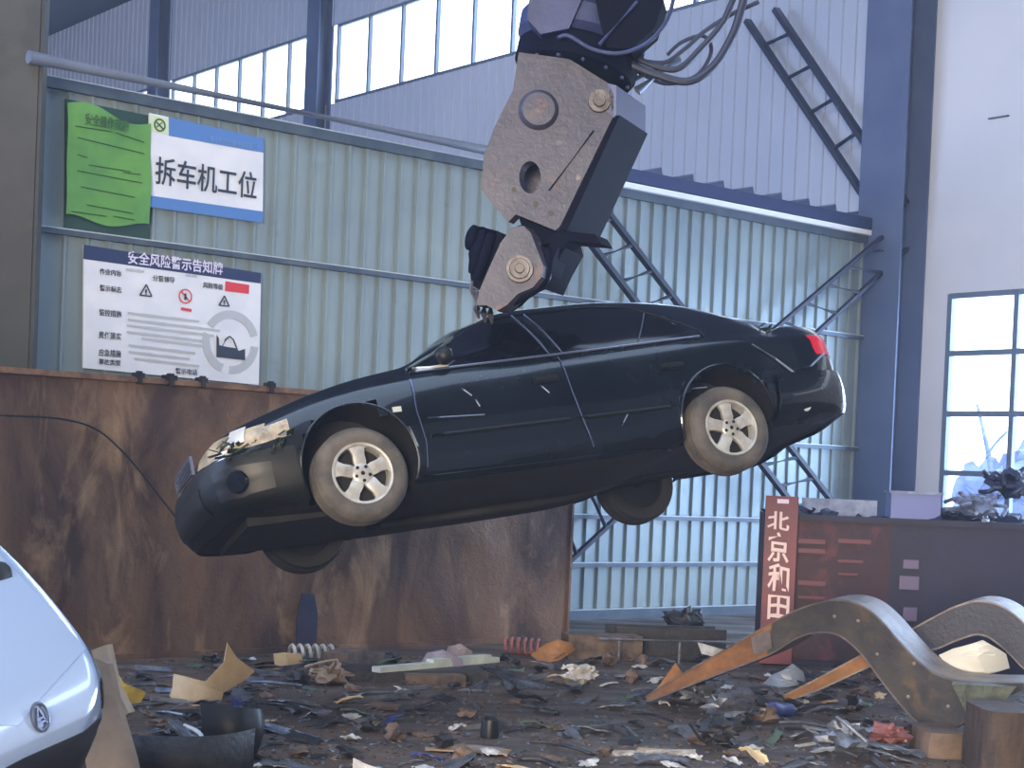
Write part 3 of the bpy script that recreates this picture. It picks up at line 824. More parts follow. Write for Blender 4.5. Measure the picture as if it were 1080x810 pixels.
# bumpers wrap the ends
def wrap_patch(ztop, zbot, xs_, hw, off, th, nu, xdir):
    top, bot = [], []
    for i in range(nu + 1):
        t = -1 + 2 * i / nu; a = t * PI * .5
        x = xs_[0] + (xs_[1] - xs_[0]) * math.cos(a) ** .5 if abs(t) < 1 else xs_[0]; y = hw * math.sin(a)
        top.append((x, y, ztop)); bot.append((x, y, zbot))
    return top, bot
def bumper(x0, x1, hw, ztop, zbot, off, th, sgn):
    bm = bmesh.new(); nu, nv = 44, 10; g = []
    for i in range(nu + 1):
        a = (-1 + 2 * i / nu) * PI * .5
        x = x0 + (x1 - x0) * math.cos(a) ** .6 if i not in (0, nu) else x0; y = hw * math.sin(a)
        col = []
        cdir = Vector((-(x - (x0 - sgn * .3)), -y * .55, 0)).normalized()
        for k in range(nv + 1):
            z = ztop + (zbot - ztop) * k / nv
            p = skin.hit((x, y, z), cdir, off + .012 * math.sin(PI * min(1, k / nv * 1.1)))
            col.append(bm.verts.new(p))
        g.append(col)
    for i in range(nu):
        for k in range(nv): bm.faces.new((g[i][k], g[i + 1][k], g[i + 1][k + 1], g[i][k + 1]))
    bmesh.ops.recalc_face_normals(bm, faces=bm.faces); shell(bm, th)
    return bm
cp('front_bumper', bumper(.42, .97, .88, .55, .22, .02, .012, 1), m_plast)
cp('rear_bumper', bumper(-3.20, -3.88, .88, .66, .33, .025, .012, -1), m_paint)
# grille and torn front metal
b = bmesh.new()
for k in range(5): add_bar(b, Vector((.955, -.27, .59 + .022 * k)), Vector((.955, .27, .59 + .022 * k)), .012, .008)
for y in (-.28, .28): add_bar(b, Vector((.95, y, .575)), Vector((.95, y, .69)), .02, .018, up=Vector((0, 1, 0)))
add_bar(b, Vector((.95, -.28, .695)), Vector((.95, .28, .695)), .02, .018)
cp('grille', b, m_chrome)
rj = random.Random(11)
def torn(c, n, r, m, name, parent=None):
    b = bmesh.new()
    for _ in range(n):
        q = Vector(c) + Vector([rj.uniform(-1, 1) * k for k in r]); e = q + Vector([rj.uniform(-1, 1) * k * .9 for k in r])
        add_bar(b, q, e, rj.uniform(.01, .04), .006, up=Vector((rj.uniform(-1, 1), rj.uniform(-1, 1), 1)))
    return cp(name, b, m, parent)
torn((.66, .80, .58), 16, (.16, .06, .05), m_moss, 'torn_bracket')
torn((-3.36, .50, 1.09), 14, (.09, .16, .03), m_moss, 'torn_hinge')
b = bmesh.new(); add_tube(b, [skin.hit((x, .9, z), LD, .006) for x, z in ((-3.08, .90), (-3.25, .78), (-3.38, .66), (-3.45, .50))], .009, 6); add_tube(b, [skin.hit((x, .9, z), LD, .006) for x, z in ((-3.38, .68), (-3.55, .70), (-3.72, .80))], .008, 6)
cp('creased_edge', b, m_chrome)
b = bmesh.new(); p = skin.hit((-3.42, .9, .42), LD, .01); add_lathe(b, p, (0, 1, 0), [(0, .01), (.045, .008), (.05, -.01), (0, -.012)], 14); cp('broken_socket', b, m_silver)
# floor pan, exhaust, axles
b = bmesh.new(); add_tube(b, smooth_path([(-.3, -.2, .16), (-1.2, -.12, .15), (-2.0, -.25, .20), (-2.5, -.3, .30), (-3.0, -.4, .34), (-3.7, -.45, .33)]), .035, 10)
add_lathe(b, (-3.35, -.30, .40), (-1, 0, 0), [(0, -.2), (.07, -.18), (.08, 0), (.07, .18), (0, .2)], 16); cp('exhaust', b, m_dark)
b = bmesh.new(); add_box(b, (.30, 0, .18), (.8, .9, .06)); cp('undertray', b, m_dark)
for x in (0, -2.76):
    b = bmesh.new(); add_tube(b, [(x, -.72, .315), (x, .72, .315)], .035, 10); add_box(b, (x, 0, .335), (.10, 1.0, .05)); add_tube(b, [(x, .64, .33), (x + .05, .6, .60)], .03, 8); add_tube(b, [(x, -.64, .33), (x + .05, -.6, .62)], .03, 8); cp('axle', b, m_dark)
wheel(car, 0, .87, .315, 1, .315, True, tilt=.0)
wheel(car, -2.76, .87, .315, 1, .315, True)
wheel(car, 0, -.87, .315, -1, .315, False, True)
wheel(car, -2.76, -.87, .315, -1, .315, False, True)
# pale strips along the door gaps imitate light reflecting off the paint edges
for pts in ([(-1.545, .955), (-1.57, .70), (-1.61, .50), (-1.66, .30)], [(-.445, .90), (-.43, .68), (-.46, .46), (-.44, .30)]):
    b = strip_on(skin, [(x, .9, z) for x, z in pts], LD, .0042, .009, 14); cp('door_edge_glint', b, mat('edge_sheen', (96, 108, 140), .3, .7))
b = strip_on(skin, [(-.50, .9, .985), (-.62, .9, .975), (-.75, .9, .985)], LD, .011, .012, 8); cp('pillar_foot_trim', b, m_silver)
b = strip_on(skin, [(-.46, .9, .985), (-.70, .9, 1.10), (-.95, .9, 1.26)], LD, .012, .012, 14); cp('pillar_edge', b, mat('pillar_green_grey', (84, 98, 98), .4, .3))
# openings and torn metal of the nose
b = patch(skin, [(.60, .86, .47), (.76, .78, .48), (.88, .60, .48)], [(.62, .86, .31), (.78, .78, .30), (.88, .62, .30)], Vector((-.7, -.7, 0)), .035, .01, 14, 8); cp('fog_lamp_recess', b, m_black)
b = bmesh.new(); add_lathe(b, skin.hit((.78, .75, .40), Vector((-.7, -.7, 0)), .05), (.7, .7, 0), [(0, .02), (.07, .015), (.075, 0), (0, -.02)], 24); cp('fog_lamp', b, m_glassdark)
b = patch(skin, [(.95, -.42, .44), (.97, 0, .44), (.95, .42, .44)], [(.95, -.42, .28), (.97, 0, .28), (.95, .42, .28)], Vector((-1, 0, 0)), .04, .01, 14, 6); cp('lower_intake', b, m_black)
torn((.80, .72, .60), 12, (.12, .10, .04), m_moss, 'torn_bracket')
torn((.50, .90, .60), 8, (.06, .02, .07), m_moss, 'torn_bracket')
# pale scratches along the doors
for x0, z0, x1, z1 in ((-.78, .80, -.84, .74), (-.86, .71, -.88, .66), (-1.9, .42, -1.98, .52), (-1.35, .76, -1.40, .70), (-.50, .62, -.9, .60), (-.36, .58, -.40, .44), (-2.5, .62, -2.62, .62)):
    b = bmesh.new(); strip_on(skin, [(x0, .9, z0), (x1, .9, z1)], LD, .005, .006, 5, b); cp('scratch', b, mat('bare_metal_scratch', (120, 130, 150), .4, .6))

# ------------------------------------------------------------------ dismantling shear on the excavator stick
m_shear = mat('worn_grey_shear', (70, 69, 84), .48, .1, col2=(48, 50, 70), scale=1.8, mix=(.4, .62), col3=(124, 88, 72), scale3=2.6, mix3=(.58, .76), bump=.25, bscale=22, dist=.6)
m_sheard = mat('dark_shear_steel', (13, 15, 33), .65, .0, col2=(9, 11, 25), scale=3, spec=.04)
m_turret = mat('blue_grey_turret', (44, 56, 100), .5, .0, col2=(28, 36, 74), scale=2, bump=.15, bscale=14)
m_steel = mat('worn_steel', (96, 94, 98), .42, .45, col2=(70, 64, 64), scale=8, bump=.3, bscale=24)
m_hose = mat('hydraulic_hose', (36, 42, 66), .5)
YS = 11.15
def S3(px, py, y=YS): return at(px, py, y)
root = empty('shear_attachment', 'big grey steel dismantling shear holding up the dark car by its roof', 'shear', at(515, 325, 11.3))
EX = Vector((.235, .52, -.01))
# outer face plate with oval window cut by building it around the hole
outline = [(547, 55), (600, 62), (642, 88), (647, 100), (647, 122), (591, 238), (586, 243), (544, 226), (536, 234), (522, 218), (508, 200), (510, 165), (522, 133), (541, 95)]
hole = [(559 + 11.5 * math.cos(t), 187 + 17 * math.sin(t)) for t in [2 * PI * k / 24 for k in range(24)]]
bm = bmesh.new()
def plate_with_hole(bm, out_, hole_, y, vec):
    O = [S3(a, b, y) for a, b in out_]; H = [S3(a, b, y) for a, b in hole_]; vec = Vector(vec)
    tris = tessellate_polygon([O, H]); allp = O + H
    v0 = [bm.verts.new(p) for p in allp]; v1 = [bm.verts.new(p + vec) for p in allp]
    for t in tris: bm.faces.new([v0[i] for i in t]); bm.faces.new([v1[i] for i in reversed(t)])
    for a, b in ((0, len(O)), (len(O), len(allp))):
        for i in range(a, b):
            j = i + 1 if i + 1 < b else a; bm.faces.new((v0[i], v0[j], v1[j], v1[i]))
plate_with_hole(bm, outline, hole, YS, EX.normalized() * .09)
obj('face_plate', bm, m_shear, root)
bm = bmesh.new(); plate_with_hole(bm, outline, hole, YS, EX.normalized() * .09)
bmesh.ops.translate(bm, vec=EX - EX.normalized() * .09, verts=bm.verts); obj('rear_plate', bm, m_shear, root)
bm = bmesh.new(); e1 = EX.normalized() * .09; e2 = EX - EX.normalized() * .18
def web(a, b, w=.05):
    p, q = S3(*a) + e1, S3(*b) + e1; inn = (S3(575, 150) - (S3(*a) + S3(*b)) / 2).normalized() * w
    add_prism(bm, [p, q, q + inn, p + inn], e2)
w_ = [S3(*q) + EX.normalized() * -.0 for q in ((648, 121), (649, 124), (593, 243), (586, 243))]
add_prism(bm, [S3(646, 122) + e1 * .15, S3(653, 121) + e1 * .15, S3(597, 243) + e1 * .15, S3(589, 241) + e1 * .15], EX * .99)
obj('side_plate', bm, m_sheard, root)
bm = bmesh.new(); web((547, 60), (510, 160)); web((641, 90), (647, 122), .06); obj('inner_web', bm, m_shear, root)
bm = bmesh.new(); p = S3(645, 96) + e1 * .0; add_prism(bm, [S3(641, 88), S3(650, 90), S3(650, 121), S3(647, 124), S3(640, 118)], EX * 1.03); obj('corner_block', bm, mat('pale_block', (92, 100, 134), .6, .0), root)
# bosses, pins, bolts on the face
nF = -(S3(647, 122) - S3(510, 165)).cross(S3(586, 243) - S3(547, 55)).normalized()
if nF.y > 0: nF = -nF
def boss(px, py, prof, m, name, parent=root, y=YS, n=28, ax=None):
    bm = bmesh.new(); add_lathe(bm, S3(px, py, y), ax or nF, prof, n); return obj(name, bm, m, parent, smooth=True)
boss(568, 116, [(0, .045), (.11, .04), (.135, .01), (.14, -.01), (0, -.01)], m_shear, 'round_boss')
b_ = boss(632, 107, [(0, .05), (.04, .05), (.045, .03), (.075, .03), (.08, -.01), (0, -.01)], m_steel, 'pivot_pin')
for px, py, r in ((542, 200, .017), (565, 215, .02), (581, 225, .02), (590, 151, .018), (610, 187, .02)): boss(px, py, [(0, .004), (r, .004), (r, -.004), (0, -.004)], m_black if py > 195 else m_steel, 'bolt_hole' if py > 195 else 'bolt_head')
bm = bmesh.new(); add_tube(bm, [S3(626, 138) + nF * .004, S3(579, 201) + nF * .004], .007, 6); obj('weld_seam', bm, m_sheard, root)
# neck under the turret and link plates at the bottom
bm = bmesh.new(); add_prism(bm, [S3(x, y, YS + .12) for x, y in ((546, 226), (590, 240), (596, 262), (583, 285), (574, 305), (560, 300), (566, 262), (552, 244))], EX * .6); obj('upper_link', bm, m_sheard, root)
bm = bmesh.new(); add_prism(bm, [S3(x, y, YS + .05) for x, y in ((588, 243), (628, 247), (634, 257), (600, 254), (588, 262), (578, 290), (570, 286), (576, 258))], EX * .4); obj('side_bracket', bm, m_sheard, root)
jaw_pts = [(540, 240), (552, 238), (560, 246), (566, 262), (573, 280), (571, 292), (562, 303), (546, 310), (534, 322), (524, 328), (513, 322), (502, 322), (505, 308), (517, 280), (528, 256)]
bm = bmesh.new(); add_prism(bm, [S3(x, y, YS - .05) for x, y in jaw_pts], EX.normalized() * .16); 
jw = obj('jaw', bm, m_shear, root)
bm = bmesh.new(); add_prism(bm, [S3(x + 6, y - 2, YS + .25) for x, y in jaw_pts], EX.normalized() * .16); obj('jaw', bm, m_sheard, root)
boss(548, 284, [(0, .07), (.03, .07), (.035, .05), (.065, .05), (.07, .03), (.09, .03), (.095, -.02), (0, -.02)], m_steel, 'jaw_pin', jw, YS - .06)
for k, (a, b) in enumerate((((501, 240), (495, 262)), ((510, 241), (498, 288)), ((519, 244), (503, 294)))):
    bm = bmesh.new(); add_tube(bm, smooth_path([S3(a[0], a[1], YS + .1), S3((a[0] + b[0]) / 2 - 1, (a[1] + b[1]) / 2, YS + .06), S3(b[0], b[1], YS + .1)], 4), [.028 + .014 * math.sin(PI * i / 8) for i in range(9)], 10); obj('jaw_rib', bm, m_sheard, root, smooth=True)
bm = bmesh.new(); add_prism(bm, [S3(x, y, YS + .12) for x, y in ((502, 238), (523, 243), (530, 252), (520, 276), (506, 306), (497, 300), (494, 268), (498, 246))], EX * .3); obj('jaw_housing', bm, m_sheard, root)
bm = bmesh.new(); add_tube(bm, smooth_path([S3(x, y, YS + .05) for x, y in ((576, 258), (578, 280), (572, 298), (556, 310), (540, 318))], 4), .035, 10); obj('hook', bm, m_sheard, root, smooth=True)
for k, (x, y) in enumerate(((504, 322), (511, 326), (518, 327))):
    bm = bmesh.new(); add_tube(bm, [S3(x, y - 14, YS + .03 * k), S3(x - 1, y + 4, YS + .02 * k), S3(x + 1, y + 14, YS + .05 + .02 * k)], [.03, .024, .007], 8); obj('tooth', bm, m_steel, root, smooth=True)
bm = bmesh.new(); add_tube(bm, smooth_path([S3(x, y, YS) for x, y in ((498, 296), (497, 306), (502, 318), (500, 326))], 4), .012, 6); obj('loose_cable', bm, m_steel, root)

# rotator above: drum with flange, ribs and casting, on the stick that leaves the frame
axis = (S3(642, -90) - S3(606, 72)); axis = (axis + Vector((0, .12, 0))).normalized()
rt = empty('shear_rotator', 'round blue-grey rotator drum with hoses above the shear', 'rotator', S3(606, 72, YS + .3))
cR = S3(607, 72, YS + .33)
bm = bmesh.new(); add_lathe(bm, cR, axis, [(0, -.07), (.36, -.07), (.41, -.05), (.43, -.02), (.43, .10), (.40, .13), (0, .13)], 56); obj('flange', bm, m_sheard, rt, smooth=30)
bm = bmesh.new(); add_lathe(bm, cR, axis, [(0, .12), (.40, .12), (.45, .17), (.455, .30), (.42, .36), (.40, .62), (.41, .64), (.41, 1.2), (0, 1.2)], 56); obj('drum', bm, m_turret, rt, smooth=30)
Mx = frame_of(axis)
for k in range(14):
    t = 2 * PI * k / 14; b = bmesh.new(); p = cR + (Mx.col[1] * math.cos(t) + Mx.col[2] * math.sin(t)) * .385 + axis * -.06
    add_lathe(b, p, axis, [(0, -.02), (.014, -.02), (.014, .0), (0, .0)], 6); obj('flange_bolt', b, m_turret, rt)
def side_pt(px, py, y): return at(px, py, y)
bm = bmesh.new(); add_prism(bm, [S3(x, y, YS - .12) for x, y in ((622, -30), (668, -20), (700, 0), (690, 30), (665, 52), (640, 50), (632, 20))], Vector((.05, .3, 0))); obj('valve_block', bm, m_sheard, rt)
bm = bmesh.new(); add_tube(bm, [S3(672, 2, YS - .16), S3(632, 47, YS - .16)], .014, 8); obj('pipe', bm, m_turret, rt)
bm = bmesh.new(); add_tube(bm, smooth_path([S3(x, y, YS - .15) for x, y in ((588, 40), (600, 38), (625, 52), (655, 56), (684, 44), (704, 20), (712, -10))], 5), .014, 8); obj('hydraulic_pipe', bm, m_turret, rt)
bm = bmesh.new(); add_prism(bm, [S3(x, y, YS - .14) for x, y in ((560, -20), (622, -20), (600, 30), (570, 36), (556, 20))], Vector((.02, .2, 0))); obj('cover', bm, m_turret, rt)
# stick going up out of the frame
bm = bmesh.new(); p = cR + axis * 1.15; add_bar(bm, p, p + axis * 3.2 + Vector((0, -.4, 0)), .62, .55, up=Vector((0, -1, 0)))
st = obj('excavator_stick', bm, m_turret, None, loc=p); tag(st, 'boxy blue-grey excavator stick above the rotator, mostly out of the frame', 'excavator arm')
# hoses looping to the right
for i, (pts, r, lab) in enumerate((
    ([(662, 66), (690, 78), (725, 86), (752, 70), (772, 38), (782, 8), (790, -20)], .028, 'thick outermost hydraulic hose looping right of the rotator'),
    ([(664, 58), (692, 70), (716, 72), (740, 50), (762, 24), (776, -8)], .022, 'hydraulic hose on the inner side of the loop right of the rotator'),
    ([(667, 62), (700, 66), (722, 52), (742, 34), (770, 16), (800, 2)], .016, 'thin hose crossing the top of the hose loop'),
    ([(664, 70), (700, 88), (734, 80), (750, 55), (742, 38), (720, 44), (704, 58)], .014, 'thin hose curling back on itself beside the rotator'))):
    bm = bmesh.new(); add_tube(bm, smooth_path([S3(x, y, YS + .15 + .1 * i) for x, y in pts], 7), r, 8)
    o = obj('hydraulic_hose', bm, m_hose, None, smooth=True, loc=S3(pts[0][0], pts[0][1])); tag(o, lab, 'hose', 'hydraulic hoses beside the rotator')
bm = bmesh.new()
p, q = S3(672, 96, YS + .4), S3(716, 62, YS + .45); add_tube(bm, [p, q], .035, 12); add_tube(bm, [S3(668, 84, YS + .4), S3(700, 70, YS + .4)], .022, 10)
o = obj('hose_coupling', bm, mat('pale_steel', (150, 156, 170), .4, .5), None, smooth=True, loc=p); tag(o, 'pale steel hose coupling at the top right corner of the shear', 'hose coupling')

# ------------------------------------------------------------------ dark red container with painted characters and its scrap load
m_cont = mat('dark_red_container', (56, 22, 34), .6, .0, col2=(34, 18, 36), scale=1.5, mix=(.4, .65), col3=(90, 40, 46), scale3=3, bump=.2, bscale=16)
m_contb = mat('dark_blue_container', (26, 28, 58), .6, .0, col2=(20, 20, 42), scale=1.2, mix=(.4, .65), bump=.2, bscale=14)
m_signred = mat('sign_dark_red', (110, 26, 44), .45, col2=(84, 22, 40), scale=4)
m_signchar = mat('brushed_cream', (226, 196, 190), .6)
CB = on_ground(812, 688)
YC = 16.2
cx0 = at(806, 600, YC); cx0.z = 0
CA = Vector((1, -.10, 0)).normalized(); CBv = Vector((.10, 1, 0)).normalized()
M_C = Matrix((CA, CBv, Vector((0, 0, 1)))).transposed()
def cpt(px, py, off=0.0): return on_plane(px, py, cx0 - CBv * off, CBv)
zc = cpt(950, 548).z
rc = empty('scrap_container', 'dark red and blue steel container with moulded panels, filled with scrap', 'container', cx0 + CA * 2.0 + CBv * .6)
def cbox(bm, a0, a1, b0, b1, z0, z1, mi=0): add_box(bm, cx0 + CA * (a0 + a1) / 2 + CBv * (b0 + b1) / 2 + Vector((0, 0, (z0 + z1) / 2)), (a1 - a0, b1 - b0, z1 - z0), M_C, mi)
aa = lambda px, py: (cpt(px, py) - cx0).dot(CA)
x838, x880, x930, xE = aa(840, 600), aa(880, 600), aa(938, 600), aa(1130, 600)
bm = bmesh.new(); cbox(bm, 0, x930, 0, .06, .05, zc); obj('red_panel', bm, m_cont, rc)
bm = bmesh.new(); cbox(bm, x930, xE, 0, .06, .05, zc); obj('blue_panel', bm, m_contb, rc)
bm = bmesh.new(); cbox(bm, 0, .06, .06, 1.3, .05, zc); obj('end_panel', bm, m_cont, rc)
bm = bmesh.new(); cbox(bm, 0, xE, 1.24, 1.3, .05, zc - .02); obj('back_panel', bm, m_contb, rc)
bm = bmesh.new(); cbox(bm, 0, xE, 0, 1.3, 0, .06); obj('base', bm, m_contb, rc)
bm = bmesh.new(); cbox(bm, -.02, xE, -.03, .08, zc - .05, zc + .01); obj('rim', bm, m_contb, rc)
for (x0, y0, x1, y1) in ((842, 568, 870, 574), (842, 578, 870, 584), (884, 568, 918, 574), (884, 590, 910, 594), (842, 612, 870, 618), (842, 628, 870, 632), (884, 604, 904, 607)):
    p, q = cpt(x0, y0), cpt(x1, y1); a0, a1 = (p - cx0).dot(CA), (q - cx0).dot(CA)
    bm = bmesh.new(); cbox(bm, a0, a1, -.03, .0, q.z, p.z); obj('moulding', bm, mat('moulding_red', (96, 40, 54), .5), rc)
for (x0, y0, x1, y1) in ((948, 607, 968, 622), (952, 590, 968, 600), (952, 640, 966, 655)):
    p, q = cpt(x0, y0), cpt(x1, y1); a0, a1 = (p - cx0).dot(CA), (q - cx0).dot(CA)
    bm = bmesh.new(); cbox(bm, a0, a1, -.05, .0, q.z, p.z); obj('latch', bm, mat('latch_steel', (92, 84, 112), .45, .4), rc)
# upright red board with four brushed characters
zb_t = cpt(820, 523).z
sg = empty('character_board', 'upright dark red board with four cream brushed characters', 'sign', cx0 + CA * .12 - CBv * .10)
a0, a1 = aa(804, 600), aa(838, 600)
bm = bmesh.new(); cbox(bm, a0, a1, -.14, -.06, .02, zb_t); obj('board', bm, m_signred, sg)
bm = bmesh.new(); p, q = cpt(818, 526), cpt(830, 531); cbox(bm, aa(819, 528), aa(831, 528), -.148, -.14, q.z, p.z); obj('small_plate', bm, mat('white_plate', (226, 206, 222), .5), sg)
for ch, y0, y1 in (('北', 541, 559), ('京', 563, 593), ('和', 596, 624), ('田', 628, 653)):
    tb = text_bm(ch, 1.0, .02, .02)
    xs = [v.co.x for v in tb.verts]; ys = [v.co.y for v in tb.verts]
    p, q = cpt(809, y1, .145), cpt(833, y0, .145); w = (q - p).dot(CA); h = q.z - p.z
    for v in tb.verts:
        u = (v.co.x - min(xs)) / (max(xs) - min(xs)); t = (v.co.y - min(ys)) / (max(ys) - min(ys))
        v.co = p + CA * (u * w) + Vector((0, 0, t * h + .012 * math.sin(u * 4))) - CBv * (.004 + v.co.z * .2)
    obj('character', tb, m_signchar, sg)

# scrap piled on the container
m_scrapd = mat('dark_scrap', (48, 56, 84), .5, .4, col2=(34, 40, 60), scale=9, bump=.5, bscale=24)
m_scrapl = mat('pale_scrap', (128, 140, 168), .5, .3, col2=(90, 100, 128), scale=7, bump=.4, bscale=20)
rs = random.Random(21)
def lump(bm, c, r, seed, sub=3, rough=.45):
    t = bmesh.new(); bmesh.ops.create_icosphere(t, subdivisions=sub, radius=1)
    for v in t.verts:
        n = noise.noise(v.co * 1.7 + Vector((seed, 0, 0))) * rough + noise.noise(v.co * 4.5 + Vector((0, seed, 0))) * rough * .5
        v.co = Vector((v.co.x * r[0], v.co.y * r[1], v.co.z * r[2])) * (1 + n) + Vector(c)
    off = len(bm.verts); vm = {v: bm.verts.new(v.co) for v in t.verts}
    for f in t.faces: bm.faces.new([vm[v] for v in f.verts])
    t.free()
bm = bmesh.new()
for i in range(40):
    a = rs.uniform(.15, 2.6); c = cx0 + CA * a + CBv * rs.uniform(.2, 1.1) + Vector((0, 0, zc - .1 + rs.uniform(0, .12)))
    lump(bm, c, (rs.uniform(.07, .22), rs.uniform(.07, .2), rs.uniform(.05, .11)), i * 3.1, 2, .9)
o = obj('scrap_heap', bm, m_scrapd, None, smooth=30, loc=cx0 + CA * 1.2 + CBv * .6 + Vector((0, 0, zc - .2))); tag(o, 'tangled dark metal scrap heaped inside the dark container', 'scrap', kind='stuff')
def placed(name, bm, m, loc, label, cat, group=None, smooth=False, kind=None):
    o = obj(name, bm, m, None, smooth=smooth, loc=loc); return tag(o, label, cat, group, kind)
# low pale sheet and box on the container
p0 = cpt(845, 548, -.7); 
bm = bmesh.new(); p, q = cpt(846, 532, -.5), cpt(925, 527, -.5); add_box(bm, (p + q) / 2 - Vector((0, 0, .1)), ((q - p).length, .03, .26), M_C)
placed('metal_sheet', bm, m_scrapl, (p + q) / 2 - Vector((0, 0, .2)), 'pale flat sheet standing in the scrap beside the character board', 'sheet')
p, q = cpt(936, 547, -.35), cpt(989, 523, -.35)
b0 = empty('metal_box', 'blue-grey metal box sitting on the scrap on the container', 'box', Vector(((p.x + q.x) / 2, (p.y + q.y) / 2, zc - .02)))
bm = bmesh.new(); w = (q - p).dot(CA); h = q.z - zc + .03; add_box(bm, Vector(b0.location) + Vector((0, 0, h / 2)), (w, .45, h), M_C); obj('housing', bm, mat('box_blue_grey', (96, 106, 156), .45, .3), b0)
bm = bmesh.new(); add_box(bm, Vector(b0.location) + Vector((0, 0, h + .012)), (w + .04, .49, .025), M_C); obj('lid', bm, m_scrapl, b0)
def tangle(name, label, c, R_, n, m, seed, rr=(.012, .03), grp=None):
    """one crushed machine part: a torn core with bent bars growing from it"""
    rn = random.Random(seed); bm = bmesh.new(); lump(bm, c, (R_[0] * .6, R_[1] * .6, R_[2] * .55), seed, 3, .8)
    for i in range(n):
        a = Vector(c); b = a + Vector([rn.uniform(-1, 1) * k for k in R_]); mid = (a + b) / 2 + Vector([rn.uniform(-.5, .5) * k for k in R_])
        add_tube(bm, smooth_path([a, mid, b], 4), rn.uniform(*rr), 6)
    return placed(name, bm, m, c, label, 'scrap', grp, smooth=35)
tangle('crushed_machine_part', 'torn pale machine part on the container in front of the window', cpt(1030, 534, -.5), (.32, .3, .16), 16, m_scrapl, 3)
tangle('crushed_machine_part', 'crumpled dark scrap bundle at the right end of the container', cpt(1064, 510, -.8), (.26, .25, .22), 16, m_scrapd, 7)
tangle('crushed_machine_part', 'small wire tangle between the metal box and the torn machine part', cpt(1002, 543, -.3), (.13, .1, .05), 10, m_scrapd, 12, (.006, .012))
# outside the window: bare tree trunk and pile
oy = hall(2.2, -3.3)
bm = bmesh.new(); P1 = on_plane(1048, 520, hall(1.8, 0), AV); P2 = on_plane(1030, 440, hall(1.8, 0), AV)
add_tube(bm, smooth_path([P1, P1.lerp(P2, .5) + Vector((.05, 0, .02)), P2 + Vector((0, 0, .2))], 4), [.06 - .005 * i for i in range(9)], 8)
add_tube(bm, smooth_path([P1.lerp(P2, .45), on_plane(1048, 470, hall(1.8, 0), AV), on_plane(1062, 455, hall(1.8, 0), AV)], 4), .02, 6)
placed('bare_branch', bm, m_scrapl, P1, 'bare branch seen through the lower window panes', 'branch')
bm = bmesh.new()
for i in range(24):
    px = rs.uniform(1005, 1110); c = on_plane(px, rs.uniform(488, 560), hall(2.2, 0), AV); lump(bm, c, (rs.uniform(.2, .45), rs.uniform(.2, .4), rs.uniform(.15, .4)), i * 2.3, 2, .8)
for i in range(14):
    px = rs.uniform(1000, 1115); c = on_plane(px, 560, hall(2.2, 0), AV); c.z = rs.uniform(.3, 1.0); lump(bm, c, (.8, .7, .8), i * 4.3, 2, .5)
placed('outdoor_scrap_pile', bm, mat('outdoor_scrap', (130, 142, 172), .7, 0, col2=(96, 108, 140), scale=3), on_plane(1050, 560, hall(2.2, 0), AV), 'grey scrap pile outside, seen through the lower window', 'scrap', kind='stuff', smooth=35)

# ------------------------------------------------------------------ bent chassis rails in the right foreground
m_railc = mat('chassis_grey_brown', (86, 80, 74), .5, .35, col2=(64, 62, 64), scale=3, col3=(112, 92, 70), scale3=4, mix3=(.55, .7), bump=.35, bscale=20)
m_orange = mat('orange_rust', (150, 104, 62), .6, .2, col2=(112, 76, 50), scale=5, bump=.3)
m_railtopc = mat('worn_flange', (126, 116, 112), .45, .4, col2=(92, 84, 82), scale=6, bump=.3)
def chassis_rail(label, top, bot, ya, yb, x0, x1, fl, rusty_to, m_web=m_railc):
    Yf = lambda px: ya + (yb - ya) * (px - x0) / (x1 - x0)
    T_ = smooth_path([at(x, y, Yf(x)) for x, y in top], 5); B_ = smooth_path([at(x, y, Yf(x)) for x, y in bot], 5)
    n = 70
    def even(P_):
        L = [0]
        for a, b in zip(P_, P_[1:]): L.append(L[-1] + (b - a).length)
        out = []
        for i in range(n + 1):
            t = L[-1] * i / n; k = 0
            while k < len(L) - 2 and L[k + 1] < t: k += 1
            out.append(P_[k].lerp(P_[k + 1], (t - L[k]) / max(1e-6, L[k + 1] - L[k])))
        return out
    T_, B_ = even(T_), even(B_)
    root = empty('chassis_rail', label, 'steel beam', T_[0])
    fl = Vector(fl)
    def ribbon(A_, B2, th, i0=0, i1=n):
        bm = bmesh.new(); rows = []
        for i in range(i0, i1 + 1):
            a, b = A_[i], B2[i]; rows.append([bm.verts.new(a), bm.verts.new(b), bm.verts.new(b + th(i)), bm.verts.new(a + th(i))])
        for r, s_ in zip(rows, rows[1:]):
            for k in range(4): bm.faces.new((r[k], r[(k + 1) % 4], s_[(k + 1) % 4], s_[k]))
        bm.faces.new(rows[0][::-1]); bm.faces.new(rows[-1])
        return bm
    k = int(n * rusty_to)
    fn = fl.normalized() * .012
    obj('web', ribbon(T_, B_, lambda i: fn, k, n), m_web, root)
    if k: obj('rusty_end', ribbon(T_, B_, lambda i: fn, 0, k), m_orange, root)
    dn = lambda P_, Q_, s_: (lambda i: (Q_[i] - P_[i]).normalized() * .014 * s_)
    ft = [p - fn * .8 for p in T_]; fb = [p - fn * .8 for p in B_]
    obj('upper_flange', ribbon(ft, [p + fl for p in ft], dn(T_, B_, 1)), m_railtopc, root)
    obj('lower_flange', ribbon(fb, [p + fl for p in fb], dn(B_, T_, 1)), m_railtopc if not k else m_railtopc, root)
    return root, Yf
top1 = [(681, 734), (700, 722), (730, 704), (757, 689), (800, 664), (835, 645), (860, 636), (885, 632), (908, 637), (928, 652), (952, 679), (975, 702), (1000, 715), (1035, 719), (1100, 720)]
bot1 = [(683, 740), (704, 733), (734, 721), (760, 711), (812, 691), (840, 674), (862, 668), (885, 671), (908, 690), (932, 722), (956, 751), (976, 769), (996, 774), (1014, 764), (1022, 745)]
